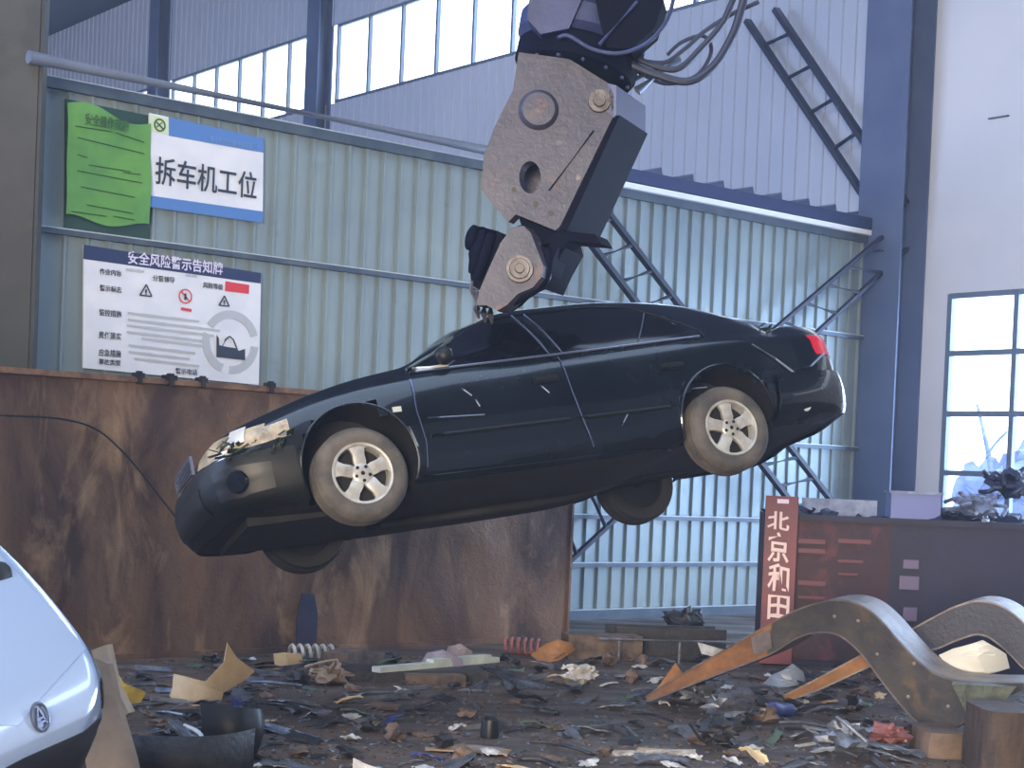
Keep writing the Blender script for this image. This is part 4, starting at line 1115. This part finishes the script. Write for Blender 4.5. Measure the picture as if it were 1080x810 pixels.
cr1, Yf1 = chassis_rail('long S-bent grey-brown chassis rail with a rusty orange left end on the ground', top1, bot1, 13.05, 11.0, 681, 1100, (.21, .34, .02), .36)
top2 = [(826, 733), (860, 716), (905, 692), (945, 672), (985, 650), (1010, 638), (1035, 633), (1060, 640), (1085, 660), (1120, 690)]
bot2 = [(829, 740), (862, 729), (908, 708), (950, 690), (985, 686), (1010, 676), (1035, 670), (1058, 684), (1080, 706), (1115, 735)]
cr2, Yf2 = chassis_rail('second S-bent chassis rail lying behind the first one at the right edge', top2, bot2, 13.2, 12.4, 826, 1120, (.18, .30, .02), .38, mat('chassis_blue_grey', (54, 58, 74), .5, .2, col2=(44, 46, 60), scale=3, bump=.3))
# rivets and clamp on the first rail
for x, y in ((925, 690), (905, 655), (964, 700), (958, 735), (1000, 745), (880, 650)):
    b = bmesh.new(); add_lathe(b, at(x, y, Yf1(x)), (-.25, -1, 0), [(0, .012), (.012, .010), (.016, 0), (.016, -.01), (0, -.01)], 10); obj('rivet', b, m_railtopc, cr1)
b = bmesh.new(); add_prism(b, [at(x, y, Yf1(x) - .02) for x, y in ((792, 672), (812, 664), (814, 684), (795, 692))], (.02, .08, 0)); obj('clamp', b, m_railtopc, cr1)
# spring bracket under the right end, on a rusty block
b0 = empty('spring_bracket', 'greenish spring hanger bracket under the right end of the nearer chassis rail', 'bracket', at(1035, 760, 11.1))
m_gr = mat('green_grey_cast', (92, 98, 88), .55, .3, col2=(62, 66, 62), scale=8, bump=.5)
b = bmesh.new(); add_prism(b, [at(x, y, 11.1) for x, y in ((1004, 722), (1072, 724), (1056, 745), (1040, 758), (1030, 776), (1020, 776), (1018, 750))], (.06, .2, 0)); obj('hanger', b, m_gr, b0)
b = bmesh.new(); add_tube(b, [at(1028, 770, 11.2), at(1030, 800, 11.2)], .045, 10); obj('shackle', b, m_steel, b0, smooth=True)
g = on_ground(1045, 806)
b = bmesh.new()
zz = at(1030, 778, 11.1).z
def block(name, px0, px1, pyt, Y, dy, m, label, cat, seed, jit=.02):
    p, q = at(px0, pyt, Y), at(px1, pyt, Y); rn = random.Random(seed); bm = bmesh.new(); N = 6; h = (p.z + q.z) / 2; rows = []
    for k in range(N + 1):
        z = h * k / N; s_ = 1 + .12 * (1 - k / N)
        c = (p + q) / 2 + Vector((0, dy / 2, 0)); hw = (q - p).length / 2 * s_
        ring = []
        for i in range(20):
            t = 2 * PI * i / 20; sx = math.copysign(abs(math.cos(t)) ** .45, math.cos(t)); sy = math.copysign(abs(math.sin(t)) ** .45, math.sin(t))
            ring.append(bm.verts.new((c.x + sx * hw * (1 + rn.uniform(-1, 1) * jit), c.y + sy * dy / 2 * (1 + rn.uniform(-1, 1) * jit), z)))
        rows.append(ring)
    for a, b_2 in zip(rows, rows[1:]):
        for i in range(20): bm.faces.new((a[i], a[(i + 1) % 20], b_2[(i + 1) % 20], b_2[i]))
    bm.faces.new(rows[0][::-1]); bm.faces.new(rows[-1])
    return placed(name, bm, m, ((p.x + q.x) / 2, (p.y + q.y) / 2, 0), label, cat, smooth=30)
block('wooden_block', 978, 1022, 774, 10.9, .5, mat('brown_block', (112, 92, 78), .75, 0, col2=(84, 70, 62), scale=4, bump=.4), 'brown block propping up the bend of the nearer chassis rail', 'block', 3)
block('tree_stump', 1042, 1100, 752, 10.3, .6, mat('dark_stump', (78, 62, 52), .8, 0, col2=(50, 42, 40), scale=5, stretch=(3, 3, .6), bump=.6), 'dark brown stump in the bottom right corner', 'stump', 5)

# ------------------------------------------------------------------ debris on the floor
def sheet_bm(rng, L, W, th, bend, jag, curl=0.0, nx=10, ny=6):
    """torn, bent sheet with thickness, around the origin"""
    bm = bmesh.new(); s1, s2 = rng.uniform(0, 99), rng.uniform(0, 99); g = []; bend *= .55; jag *= .8
    for i in range(nx + 1):
        row = []
        u = i / nx - .5
        w0 = 1 + jag * (noise.noise(Vector((u * 5, s1, 0)))); w1 = 1 + jag * (noise.noise(Vector((u * 5, s2, 5))))
        for k in range(ny + 1):
            v = k / ny - .5; vv = v * (w1 if v > 0 else w0) * 1.0
            uu = u * (1 + jag * .6 * noise.noise(Vector((v * 4, s1, 8))))
            z = bend * (math.cos(u * PI) - .3) * .5 + bend * .7 * noise.noise(Vector((u * 3, v * 3, s1))) + curl * (v + .5) ** 2
            row.append(bm.verts.new((uu * L, vv * W, z)))
        g.append(row)
    for i in range(nx):
        for k in range(ny): bm.faces.new((g[i][k], g[i + 1][k], g[i + 1][k + 1], g[i][k + 1]))
    bmesh.ops.recalc_face_normals(bm, faces=bm.faces); shell(bm, th); return bm
def tube_bm(rng, L, r):
    bm = bmesh.new(); pts = smooth_path([(-L / 2, 0, 0), (-L / 5, rng.uniform(-.12, .12) * L, rng.uniform(0, .06) * L), (L / 5, rng.uniform(-.12, .12) * L, rng.uniform(0, .05) * L), (L / 2, 0, 0)], 4)
    add_tube(bm, pts, r, 8); return bm
def chunk_bm(rng, r, rough=.8):
    bm = bmesh.new(); lump(bm, (0, 0, 0), (r, r * rng.uniform(.5, 1), r * rng.uniform(.3, .7)), rng.uniform(0, 99), 2, rough); return bm
def angle_bm(rng, L, w, th=.006):
    bm = bmesh.new(); add_box(bm, (0, 0, 0), (L, w, th)); add_box(bm, (0, w / 2, w * .35), (L, th, w * .7)); return bm
def drop(o, x, y, rot, sink=.006, z0=0.0):
    o.rotation_euler = rot; R_ = Euler(rot).to_matrix()
    zm = min((R_ @ v.co).z for v in o.data.vertices); o.location = (x, y, z0 - zm - sink)
def debris(name, bm, m, px, py, rot, label, cat, group=None, smooth=False, z0=0.0):
    g = on_ground(px, py); o = obj(name, bm, m, None, smooth=smooth); drop(o, g.x, g.y, rot, z0=z0); return tag(o, label, cat, group)
m_cream = mat('cream_plastic', (206, 178, 134), .5, col2=(186, 156, 116), scale=4)
m_tan = mat('tan_board', (150, 128, 106), .75, col2=(122, 104, 90), scale=4, bump=.2)
m_pale = mat('pale_board', (186, 194, 182), .6, col2=(160, 166, 160), scale=5)
m_whitep = mat('white_plastic', (196, 194, 190), .5, col2=(140, 138, 136), scale=6)
m_yellow = mat('yellow_plastic', (206, 178, 74), .5, col2=(150, 128, 66), scale=4)
m_bluep = mat('blue_plastic', (46, 58, 116), .45)
m_greyp = mat('grey_metal_scrap', (122, 126, 134), .4, .55, col2=(84, 86, 94), scale=8, bump=.4)
m_brownp = mat('brown_scrap', (112, 92, 76), .7, .1, col2=(64, 54, 50), scale=7, bump=.4)
m_greenp = mat('dull_green_scrap', (82, 100, 82), .6, col2=(58, 72, 62), scale=6)
m_darkp = mat('dark_metal_scrap', (40, 42, 48), .45, .3, col2=(60, 58, 58), scale=8, bump=.4)
m_pink = mat('faded_red_scrap', (150, 92, 88), .6, col2=(110, 70, 68), scale=6)

# cream moulded trim with a tall horn and a shallow tray
def moulded(name, outline_px, Y, thick, m, label, cat, bow=.12):
    """outline stands at depth Y, bowed towards the camera in the middle, real thickness"""
    pts = [at(x, y, Y) for x, y in outline_px]; bm = bmesh.new()
    cx = sum(p.x for p in pts) / len(pts); w = max(p.x for p in pts) - min(p.x for p in pts)
    tris = tessellate_polygon([pts]); t = bmesh.new(); vs = [t.verts.new(p) for p in pts]
    for f in tris: t.faces.new([vs[i] for i in f])
    bmesh.ops.subdivide_edges(t, edges=t.edges[:], cuts=3, use_grid_fill=True); bmesh.ops.triangulate(t, faces=t.faces[:])
    for v in t.verts:
        k = (v.co.x - cx) / (w / 2); v.co.y -= bow * (1 - k * k) - .04 * noise.noise(v.co * 3)
    bmesh.ops.recalc_face_normals(t, faces=t.faces); shell(t, thick); zb = min(v.co.z for v in t.verts)
    bmesh.ops.translate(t, vec=(0, 0, -zb - .005 + (0 if zb < .25 else zb)), verts=t.verts)
    return placed(name, t, m, (cx, Y, 0), label, cat, smooth=35)
Yg = on_ground(220, 741).y
moulded('plastic_trim', [(186, 707), (200, 708), (222, 712), (240, 693), (244, 672), (252, 688), (268, 705), (258, 714), (240, 724), (238, 733), (222, 739), (178, 737), (184, 722)], Yg, .012, m_cream, 'cream moulded trim with a tall pointed horn on the left of the floor', 'trim', .2)
moulded('foam_board', [(112, 680), (118, 679), (124, 692), (134, 708), (148, 716), (152, 720), (148, 730), (130, 732), (118, 716)], on_ground(140, 742).y, .02, m_yellow, 'curved yellow foam piece behind the tan boards at the left', 'foam', .1)
# tan boards leaning beside the white car
def leaning(name, pxs, Y, dy, vec, m, label, cat):
    pts = [at(x, y, Y + dy * (1 - (y - 660) / 150)) for x, y in pxs]; bm = bmesh.new(); add_prism(bm, pts, vec)
    return placed(name, bm, m, (pts[0].x, Y, max(0, min(p.z for p in pts))), label, cat)
leaning('tan_board', [(64, 712), (100, 694), (114, 700), (124, 745), (140, 800), (146, 830), (96, 840), (88, 790), (76, 740)], 8.4, .25, (.02, .03, .0), m_tan, 'tall tan board leaning right beside the white car', 'board')
leaning('tan_board', [(96, 686), (112, 680), (120, 720), (136, 752), (118, 764), (110, 730)], 8.7, .25, (.02, .06, 0), m_pale if False else mat('beige_board', (176, 152, 124), .7, col2=(150, 130, 108), scale=4), 'beige strip of board leaning behind the tall tan board', 'board')
leaning('cloth_sack', [(46, 706), (50, 680), (54, 668), (66, 670), (72, 682), (66, 700), (58, 716)], 8.9, .2, (.03, .12, 0), mat('grey_brown_cloth', (140, 124, 112), .85, bump=.4, bscale=30), 'small crumpled grey-brown cloth behind the bonnet of the white car', 'cloth')
leaning('tan_board', [(68, 690), (72, 672), (100, 690), (102, 696), (76, 706)], 9.0, .2, (.02, .06, 0), m_brownp, 'dark brown panel scrap between the cloth and the tall tan board', 'board')
# black bumper shells at the bottom left
def bumper_piece(px, py, L, h, d, rot, label, m):
    bm = bmesh.new(); g = []
    for i in range(25):
        u = i / 24 * 2 - 1; x = u * L / 2; y = -d * (1 - abs(u) ** 3)
        g.append([bm.verts.new((x, y - .05 * math.sin(PI * k / 8), h * k / 8)) for k in range(9)])
    for i in range(24):
        for k in range(8): bm.faces.new((g[i][k], g[i + 1][k], g[i + 1][k + 1], g[i][k + 1]))
    bmesh.ops.recalc_face_normals(bm, faces=bm.faces); shell(bm, .01)
    return debris('bumper_cover', bm, m, px, py, rot, label, 'bumper', smooth=35)
bumper_piece(175, 812, 1.0, .26, .35, (0, 0, .1), 'black torn bumper cover at the bottom left of the floor', m_darkp)
bumper_piece(232, 800, .45, .30, .2, (0, .15, .9), 'short black bumper end right of the long bumper cover', m_black)
bm = bmesh.new(); add_tube(bm, smooth_path([at(195, 765, 9.6), at(212, 775, 9.4), at(214, 795, 9.3), at(205, 812, 9.3)], 5), .012, 8); placed('white_seal_strip', bm, m_whitep, on_ground(205, 812), 'thin white rubber seal curling over the black bumper cover', 'seal')

R3_ = random.Random(77)
def pt_(px, py): return px, py
# long pale boards in the middle
def board(px0, py0, px1, py1, w, h, m, label, z0=.0, lift=0.0, name='wooden_plank'):
    a, b = on_ground(px0, py0), on_ground(px1, py1); bm = bmesh.new()
    L = (b - a).length; nseg = 8
    for k in range(nseg): pass
    add_box(bm, (0, 0, 0), (L, w, h)); add_box(bm, (L * .18, 0, h * .8), (L * .5, w * .9, h * .6))
    o = obj(name, bm, m, None); c = (a + b) / 2; drop(o, c.x, c.y, (0, 0, math.atan2(b.y - a.y, b.x - a.x)), z0=z0); return tag(o, label, 'plank')
board(396, 721, 522, 709, .10, .045, m_pale, 'long pale board on the litter in the middle of the floor', z0=.1)
bm = bmesh.new(); add_box(bm, (0, 0, .045), (.5, .2, .09)); debris('wooden_plank', bm, m_brownp, 458, 722, (0, 0, .2), 'brown block of wood under the long pale board', 'plank')
bm = bmesh.new(); add_box(bm, (0, 0, .05), (1.3, .45, .10)); debris('wooden_plank', bm, m_darkp, 430, 716, (0, 0, .25), 'dark flat plate under the middle of the pale board', 'plank')
board(392, 700, 350, 712, .25, .12, m_brownp, 'tan-brown plank left of the long pale board', name='wooden_plank')
board(640, 796, 715, 800, .05, .04, m_tan, 'brown strip of wood near the bottom centre', name='wood_strip')
board(590, 776, 655, 768, .045, .03, m_greyp, 'grey metal strip lying across the middle of the wet floor', name='metal_strip')
board(840, 788, 900, 778, .03, .02, m_whitep, 'thin white strip in front of the bent chassis rails', name='metal_strip')
# coil springs by the bin
def spring(px, py, r, L, turns, wire, rot, m, label):
    bm = bmesh.new(); n = turns * 16
    add_tube(bm, [(L * (i / n - .5), r * math.cos(2 * PI * i / 16), r * math.sin(2 * PI * i / 16)) for i in range(n + 1)], wire, 6)
    return debris('coil_spring', bm, m, px, py, rot, label, 'spring', smooth=True)
spring(330, 698, .07, .42, 6, .017, (0, 0, .3), m_whitep, 'pale coil spring lying at the foot of the rusty bin, left of centre')
spring(552, 691, .075, .40, 6, .018, (0, 0, -.3), m_pink, 'rusty reddish coil spring lying near the right end of the rusty bin')
moulded('plastic_cover', [(440, 704), (452, 684), (468, 680), (486, 690), (490, 704), (470, 710)], on_ground(465, 712).y, .01, mat('lilac_grey_cover', (136, 130, 146), .5), 'lilac-grey curved cover at the foot of the rusty bin', 'cover', .15)
moulded('plastic_cover', [(470, 690), (474, 676), (486, 672), (497, 680), (500, 692), (486, 698)], on_ground(486, 702).y, .01, mat('pinkish_cover', (150, 136, 136), .5), 'round pinkish cover behind the lilac-grey one', 'cover', .15)
moulded('plastic_cover', [(290, 688), (300, 686), (316, 688), (318, 698), (292, 701)], on_ground(302, 702).y, .02, m_cream, 'small cream lump of foam left of the pale coil spring', 'cover', .08)
moulded('curved_panel', [(560, 690), (575, 677), (588, 672), (602, 676), (606, 684), (590, 694), (572, 698)], on_ground(585, 699).y, .012, m_orange, 'orange-brown curved panel at the right end of the rusty bin', 'panel', .1)
moulded('door_lining', [(990, 690), (1002, 682), (1030, 672), (1058, 688), (1064, 704), (1036, 708), (1000, 704)], 12.0, .01, mat('cream_white_panel', (206, 204, 194), .45), 'large cream-white curved panel lying between the two chassis rails', 'panel', .15)
moulded('torn_sheet', [(374, 795), (384, 799), (398, 803), (412, 806), (416, 826), (372, 826)], on_ground(395, 830).y, .01, m_whitep, 'white torn panel at the bottom edge, left of centre', 'panel', .05)
moulded('headlamp_shell', [(806, 718), (814, 706), (832, 694), (844, 704), (847, 714), (826, 718)], on_ground(826, 722).y, .02, mat('pale_blue_grey', (136, 144, 156), .35), 'pale dome-shaped lamp shell behind the rusty rail end', 'lamp shell', .2)
moulded('rust_fin', [(692, 720), (704, 702), (712, 690), (720, 703), (728, 712)], on_ground(710, 733).y + .3, .012, m_orange, 'orange rusty triangular fin behind the left end of the long chassis rail', 'metal scrap', .03)
moulded('lamp_rim', [(736, 672), (752, 676), (770, 682), (768, 690), (740, 684)], on_ground(755, 694).y, .01, m_whitep, 'small white curved lamp rim behind the chassis rail', 'panel', .06)
# dark low steel tray by the partition, right of the bin
g = on_ground(680, 694)
t0_ = empty('steel_tray', 'low dark steel tray at the foot of the partition right of the rusty bin', 'tray', (g.x, g.y + .3, 0))
bm = bmesh.new(); add_box(bm, (g.x + .28, g.y + .3, .16), (1.15, .06, .24), Matrix.Rotation(.15, 3, 'Z')); obj('front', bm, m_darkp, t0_)
bm = bmesh.new(); add_box(bm, (g.x + .20, g.y + .62, .16), (1.15, .06, .24), Matrix.Rotation(.15, 3, 'Z')); obj('back', bm, m_darkp, t0_)
bm = bmesh.new(); add_box(bm, (g.x + .24, g.y + .46, .02), (1.15, .38, .04), Matrix.Rotation(.15, 3, 'Z')); obj('base', bm, m_darkp, t0_)
bm = bmesh.new(); add_box(bm, (0, 0, .12), (.75, .3, .24)); debris('wooden_crate', bm, m_brownp, 634, 694, (0, 0, .2), 'brown crate block beside the right end of the rusty bin', 'crate')
bm = bmesh.new(); add_tube(bm, [(-.7, 0, .0), (.7, 0, .0)], .02, 8); add_box(bm, (.1, 0, -.12), (.02, .02, .22)); add_box(bm, (-.5, 0, -.12), (.02, .02, .22)); debris('steel_frame_piece', bm, m_greyp, 705, 700, (0, 0, .15), 'thin pale bar on short legs between the bin and the chassis rail', 'steel frame')
for (px, py, s_, lab, m) in ((766, 762, .16, 'round grey machine part on the floor left of the blue scrap', m_greyp), (760, 790, .13, 'small dark casting in front of the round machine part', m_darkp), (892, 801, .16, 'grey-white crushed part near the bottom right of the floor', m_greyp), (935, 790, .12, 'reddish crushed part near the bottom edge at right', m_pink), (736, 742, .12, 'twisted chain of grey links below the chassis rail', m_greyp), (612, 722, .12, 'pale crumpled foil beside the spring on the floor', m_whitep), (345, 722, .14, 'tangled pale part in front of the cream foam lump', m_tan), (720, 672, .2, 'dark engine lump behind the white lamp rim', m_darkp)):
    bm = bmesh.new(); rn = random.Random(px); lump(bm, (0, 0, 0), (s_, s_ * .8, s_ * .55), px, 3, .9)
    for i in range(6): add_tube(bm, smooth_path([(0, 0, 0), [rn.uniform(-1, 1) * s_ for _ in range(3)], [rn.uniform(-1.6, 1.6) * s_, rn.uniform(-1.6, 1.6) * s_, rn.uniform(-.2, .5) * s_]], 3), .012, 6)
    debris('crushed_part', bm, m, px, py, (0, 0, 0), lab, 'scrap', smooth=35)
bm = bmesh.new(); add_lathe(bm, (0, 0, 0), (0, 0, 1), [(.045, 0), (.06, 0), (.065, .03), (.055, .13), (.03, .15), (0, .15), ], 16); debris('black_canister', bm, m_black, 516, 778, (0, 0, 0), 'small upright black canister on the wet floor near the bottom centre', 'canister', smooth=30)
bm = sheet_bm(random.Random(5), .5, .22, .01, .05, .8); debris('metal_plate', bm, m_tan, 494, 793, (0, 0, -.1), 'flat pale oval plate at the bottom centre of the floor', 'plate', smooth=35)
for px, py, rz, lab in ((823, 757, .8, 'blue striped crushed can in front of the chassis rails'),):
    bm = bmesh.new(); add_lathe(bm, (0, 0, 0), (1, 0, 0), [(0, -.13), (.055, -.12), (.06, -.05), (.04, .02), (.06, .08), (.055, .12), (0, .13)], 14); debris('crushed_can', bm, m_bluep, px, py, (.2, .1, rz), lab, 'can', smooth=35)

# many small scraps: every one gets a label from the landmark it lies by
LAND = [('the pale coil spring', 330, 698), ('the reddish coil spring', 552, 691), ('the horned cream trim', 225, 741), ('the black bumper covers', 195, 806), ('the long pale board', 455, 716),
        ('the black canister', 516, 778), ('the pale oval plate', 494, 793), ('the round machine part', 766, 762), ('the blue striped can', 823, 757), ('the rusty rail tip', 684, 738),
        ('the steel tray', 690, 694), ('the pale lamp shell', 828, 722), ('the thin white strip', 870, 783), ('the grey floor strip', 622, 772), ('the brown wood strip', 678, 798),
        ('the white torn panel', 395, 806), ('the brown prop block', 1000, 800), ('the chain of links', 736, 742), ('the crumpled foil', 612, 722), ('the tangled pale part', 345, 722)]
LAND = [(n, on_ground(x, y)) for n, x, y in LAND]
ORD = ['nearest', 'second nearest', 'third nearest', 'fourth nearest', 'fifth nearest', 'sixth nearest', 'seventh nearest', 'eighth nearest']
def name_by_place(objs, what):
    seen = {}
    for o in objs:
        p = o.location; n, q = min(LAND, key=lambda t: (Vector((t[1].x, t[1].y, 0)) - Vector((p.x, p.y, 0))).length)
        dx, dy = p.x - q.x, p.y - q.y
        side = ('right of' if dx > 0 else 'left of') if abs(dx) > abs(dy) * .7 else ('behind' if dy > 0 else 'in front of')
        seen.setdefault((n, side), []).append((math.hypot(dx, dy), o))
    for (n, side), lst in seen.items():
        lst.sort(key=lambda t: t[0])
        for i, (_, o) in enumerate(lst):
            o['label'] = '%s %s %s' % (what, side, n) if len(lst) == 1 else '%s, %s of those %s %s' % (what, ORD[min(i, 7)], side, n)
spots = []
def spot():
    while True:
        px = R3_.uniform(150, 1075); u = R3_.random(); py = 697 + 116 * (u ** 1.1)
        if px > 930 and py > 730 and R3_.random() < .8: continue
        if 380 < px < 720 and 735 < py < 800 and R3_.random() < .55: continue      # the barer wet patch
        g = on_ground(px, py)
        if (g - G0).dot(BV) > -.35 and (g - G0).dot(AV) < aR + .1: continue
        if (g - cx0).dot(CBv) > -.35 and (g - cx0).dot(CA) > -.4: continue
        if all((g - q).length > .16 for q in spots): spots.append(g); return g
def scatter(n, maker, mats_, name, label, cat, group, tilt=.25, protos=4):
    ps = []; done = []
    for k in range(protos):
        for m in mats_:
            o = obj(name, maker(R3_), m, None, smooth=20); tag(o, label, cat, group); ps.append(o)
    for i in range(n):
        o = ps[i] if i < len(ps) else ps[i % len(ps)].copy()
        if i >= len(ps): COL.objects.link(o)
        g = spot(); sc = R3_.uniform(.7, 1.25); rot = (R3_.uniform(-tilt, tilt), R3_.uniform(-tilt, tilt), R3_.uniform(0, 2 * PI))
        drop(o, g.x, g.y, rot); done.append(o)
    for o in ps[n:]: bpy.data.objects.remove(o)
    name_by_place(done, label)
scatter(40, lambda r: sheet_bm(r, r.uniform(.16, .42), r.uniform(.06, .16), .006, r.uniform(.03, .09), .9), [m_greyp], 'metal_shard', 'torn grey metal shard', 'metal scrap', 'torn grey metal shards on the floor')
scatter(26, lambda r: sheet_bm(r, r.uniform(.14, .34), r.uniform(.06, .18), .008, r.uniform(.02, .07), .9), [m_darkp], 'dark_shard', 'torn black shard', 'plastic scrap', 'torn black shards on the floor')
scatter(24, lambda r: sheet_bm(r, r.uniform(.14, .36), r.uniform(.06, .2), .01, r.uniform(.02, .07), .8), [m_brownp], 'brown_scrap', 'torn brown piece', 'scrap', 'torn brown pieces on the floor')
scatter(30, lambda r: sheet_bm(r, r.uniform(.07, .2), r.uniform(.05, .11), .006, r.uniform(.02, .06), .9), [m_whitep], 'white_fragment', 'small white fragment', 'plastic scrap', 'small white fragments on the floor')
scatter(16, lambda r: sheet_bm(r, r.uniform(.15, .3), r.uniform(.06, .14), .006, r.uniform(.02, .06), .9), [m_greenp], 'green_fragment', 'dull green fragment', 'plastic scrap', 'dull green fragments on the floor')
scatter(5, lambda r: sheet_bm(r, r.uniform(.12, .25), r.uniform(.04, .08), .006, r.uniform(.02, .06), .9), [m_bluep], 'blue_fragment', 'small blue fragment', 'plastic scrap', 'small blue fragments on the floor')
scatter(10, lambda r: sheet_bm(r, r.uniform(.15, .25), r.uniform(.06, .12), .006, r.uniform(.02, .06), .9), [m_cream], 'cream_fragment', 'small cream fragment', 'plastic scrap', 'small cream fragments on the floor')
scatter(30, lambda r: tube_bm(r, r.uniform(.25, .7), r.uniform(.009, .02)), [m_darkp, m_greyp][:1], 'bent_pipe', 'thin dark bent pipe', 'pipe', 'thin dark bent pipes on the floor', .04)
scatter(26, lambda r: tube_bm(r, r.uniform(.2, .6), r.uniform(.008, .016)), [m_greyp], 'bent_rod', 'thin pale bent rod', 'rod', 'thin pale bent rods on the floor', .04)
scatter(24, lambda r: angle_bm(r, r.uniform(.25, .6), .05), [m_greyp], 'angle_strip', 'short grey angle strip', 'metal strip', 'short grey angle strips on the floor', .08)
scatter(34, lambda r: chunk_bm(r, r.uniform(.05, .1)), [m_darkp], 'dark_chunk', 'small dark chunk', 'scrap', 'small dark chunks on the floor', .3)
scatter(26, lambda r: chunk_bm(r, r.uniform(.04, .09)), [m_brownp], 'brown_chunk', 'small brown chunk', 'scrap', 'small brown chunks on the floor', .3)
# fine litter nobody could count
for nm, m, n, lab in (('fine_litter', m_brownp, 2200, 'fine brown crumbs and grit spread over the whole floor'), ('metal_crumbs', m_greyp, 1800, 'fine pale metal crumbs spread over the whole floor')):
    bm = bmesh.new()
    for i in range(n):
        px = R3_.uniform(100, 1090); py = 690 + 130 * R3_.random() ** 1.1; g = on_ground(px, py)
        if (g - G0).dot(BV) > -.1 and (g - G0).dot(AV) < aR + .1: continue
        if (g - cx0).dot(CBv) > -.2 and (g - cx0).dot(CA) > -.4: continue
        r = R3_.uniform(.008, .03); t = R3_.uniform(0, PI); M3 = Euler((R3_.uniform(-.4, .4), R3_.uniform(-.4, .4), t)).to_matrix()
        vs = [bm.verts.new(g + Vector((0, 0, r * .2)) + M3 @ Vector((x * r * R3_.uniform(.6, 1.6), y * r * R3_.uniform(.4, 1), z * r * .35))) for x, y, z in ((1, 0, 0), (-1, .2, 0), (0, 1, 0), (.1, -1, 0), (0, 0, 1), (0, 0, -1))]
        for a, b, c in ((0, 2, 4), (2, 1, 4), (1, 3, 4), (3, 0, 4), (2, 0, 5), (1, 2, 5), (3, 1, 5), (0, 3, 5)): bm.faces.new((vs[a], vs[b], vs[c]))
    o = obj(nm, bm, m, None, loc=on_ground(560, 760)); tag(o, lab, 'litter', None, 'stuff')

# ------------------------------------------------------------------ pale car at the lower left
m_pearl = mat('pale_blue_paint', (176, 196, 226), .16, .2, coat=.8, spec=.6)
CAR2_ROT = (math.radians(8), math.radians(24), math.radians(-14))
car2 = empty('parked_car', 'pale blue-white car bonnet with an oval badge at the left edge', 'car', (0, 0, 0), CAR2_ROT)
Rm = Euler(CAR2_ROT).to_matrix()
nose_local = Vector((.90, .15, .66)); target = at(50, 768, 6.0)
car2.location = target - Rm @ nose_local
body2 = body_bmesh(lambda p: Vector((0, 0, 0)))
skin = Skin(body2)
obj('body_shell', body2, m_pearl, car2, smooth=35, world_coords=False)
def cp2(name, bm, m, parent=None): return obj(name, bm, m, parent or car2, smooth=True, world_coords=False)
cp2('windscreen', patch(skin, [(-1.07, -.50, 1.5), (-1.10, 0, 1.5), (-1.07, .50, 1.5)], [(-.50, -.66, 1.2), (-.40, 0, 1.2), (-.50, .66, 1.2)], UPD, .004, .004, 20, 14), m_glassdark)
cp2('bonnet', patch(skin, [(-.32, -.72, 1.2), (-.26, 0, 1.2), (-.32, .72, 1.2)], [(.70, -.64, 1.2), (.86, 0, 1.2), (.70, .64, 1.2)], UPD, .002, .008, 24, 26), m_pearl)
p = skin.hit((.86, .12, .69), (-.75, 0, -.65), .006); n_ = Vector((.75, 0, .65))
b = bmesh.new(); add_lathe(b, p, n_, [(.05, 0), (.058, .006), (.05, .010), (.042, .006), (.05, 0)], 28)
add_lathe(b, p, n_, [(0, .002), (.044, .002), (.044, -.004), (0, -.004)], 28)
bd = cp2('badge', b, m_chrome)
b = bmesh.new(); Mb = frame_of(n_); U_, V_ = Mb.col[1], Mb.col[2]; nn_ = Mb.col[0]
for q0, q1 in (((-.03, -.03), (0, .036)), ((0, .036), (.03, -.03)), ((-.017, -.005), (.017, -.005)), ((-.03, -.02), (.03, -.02))):
    add_bar(b, p + U_ * q0[0] + V_ * q0[1] + nn_ * .006, p + U_ * q1[0] + V_ * q1[1] + nn_ * .006, .007, .006, up=nn_)
obj('mark', b, m_chrome, bd, world_coords=False)
cp2('grille', patch(skin, [(.92, -.55, .585), (.96, 0, .60), (.92, .55, .585)], [(.95, -.5, .36), (.97, 0, .34), (.95, .5, .36)], Vector((-1, 0, 0)), .006, .02, 20, 8), m_black)
for sy in (1, -1):
    cp2('headlamp', patch(skin, [(.50, sy * .85, .74), (.74, sy * .78, .70), (.88, sy * .62, .68)], [(.60, sy * .86, .62), (.78, sy * .78, .60), (.90, sy * .62, .60)], Vector((-.75, -sy * .66, 0)), .006, .01, 16, 6), m_glassdark)
mw = at(-8, 622, 6.5)
b = bmesh.new(); add_lathe(b, mw, (1, -.3, 0), [(0, -.06), (.09, -.055), (.12, -.02), (.115, .03), (.07, .06), (0, .065)], 20); add_tube(b, [mw, mw + Vector((-.08, .1, -.12))], .03, 8)
obj('mirror', b, m_black, car2, smooth=True)
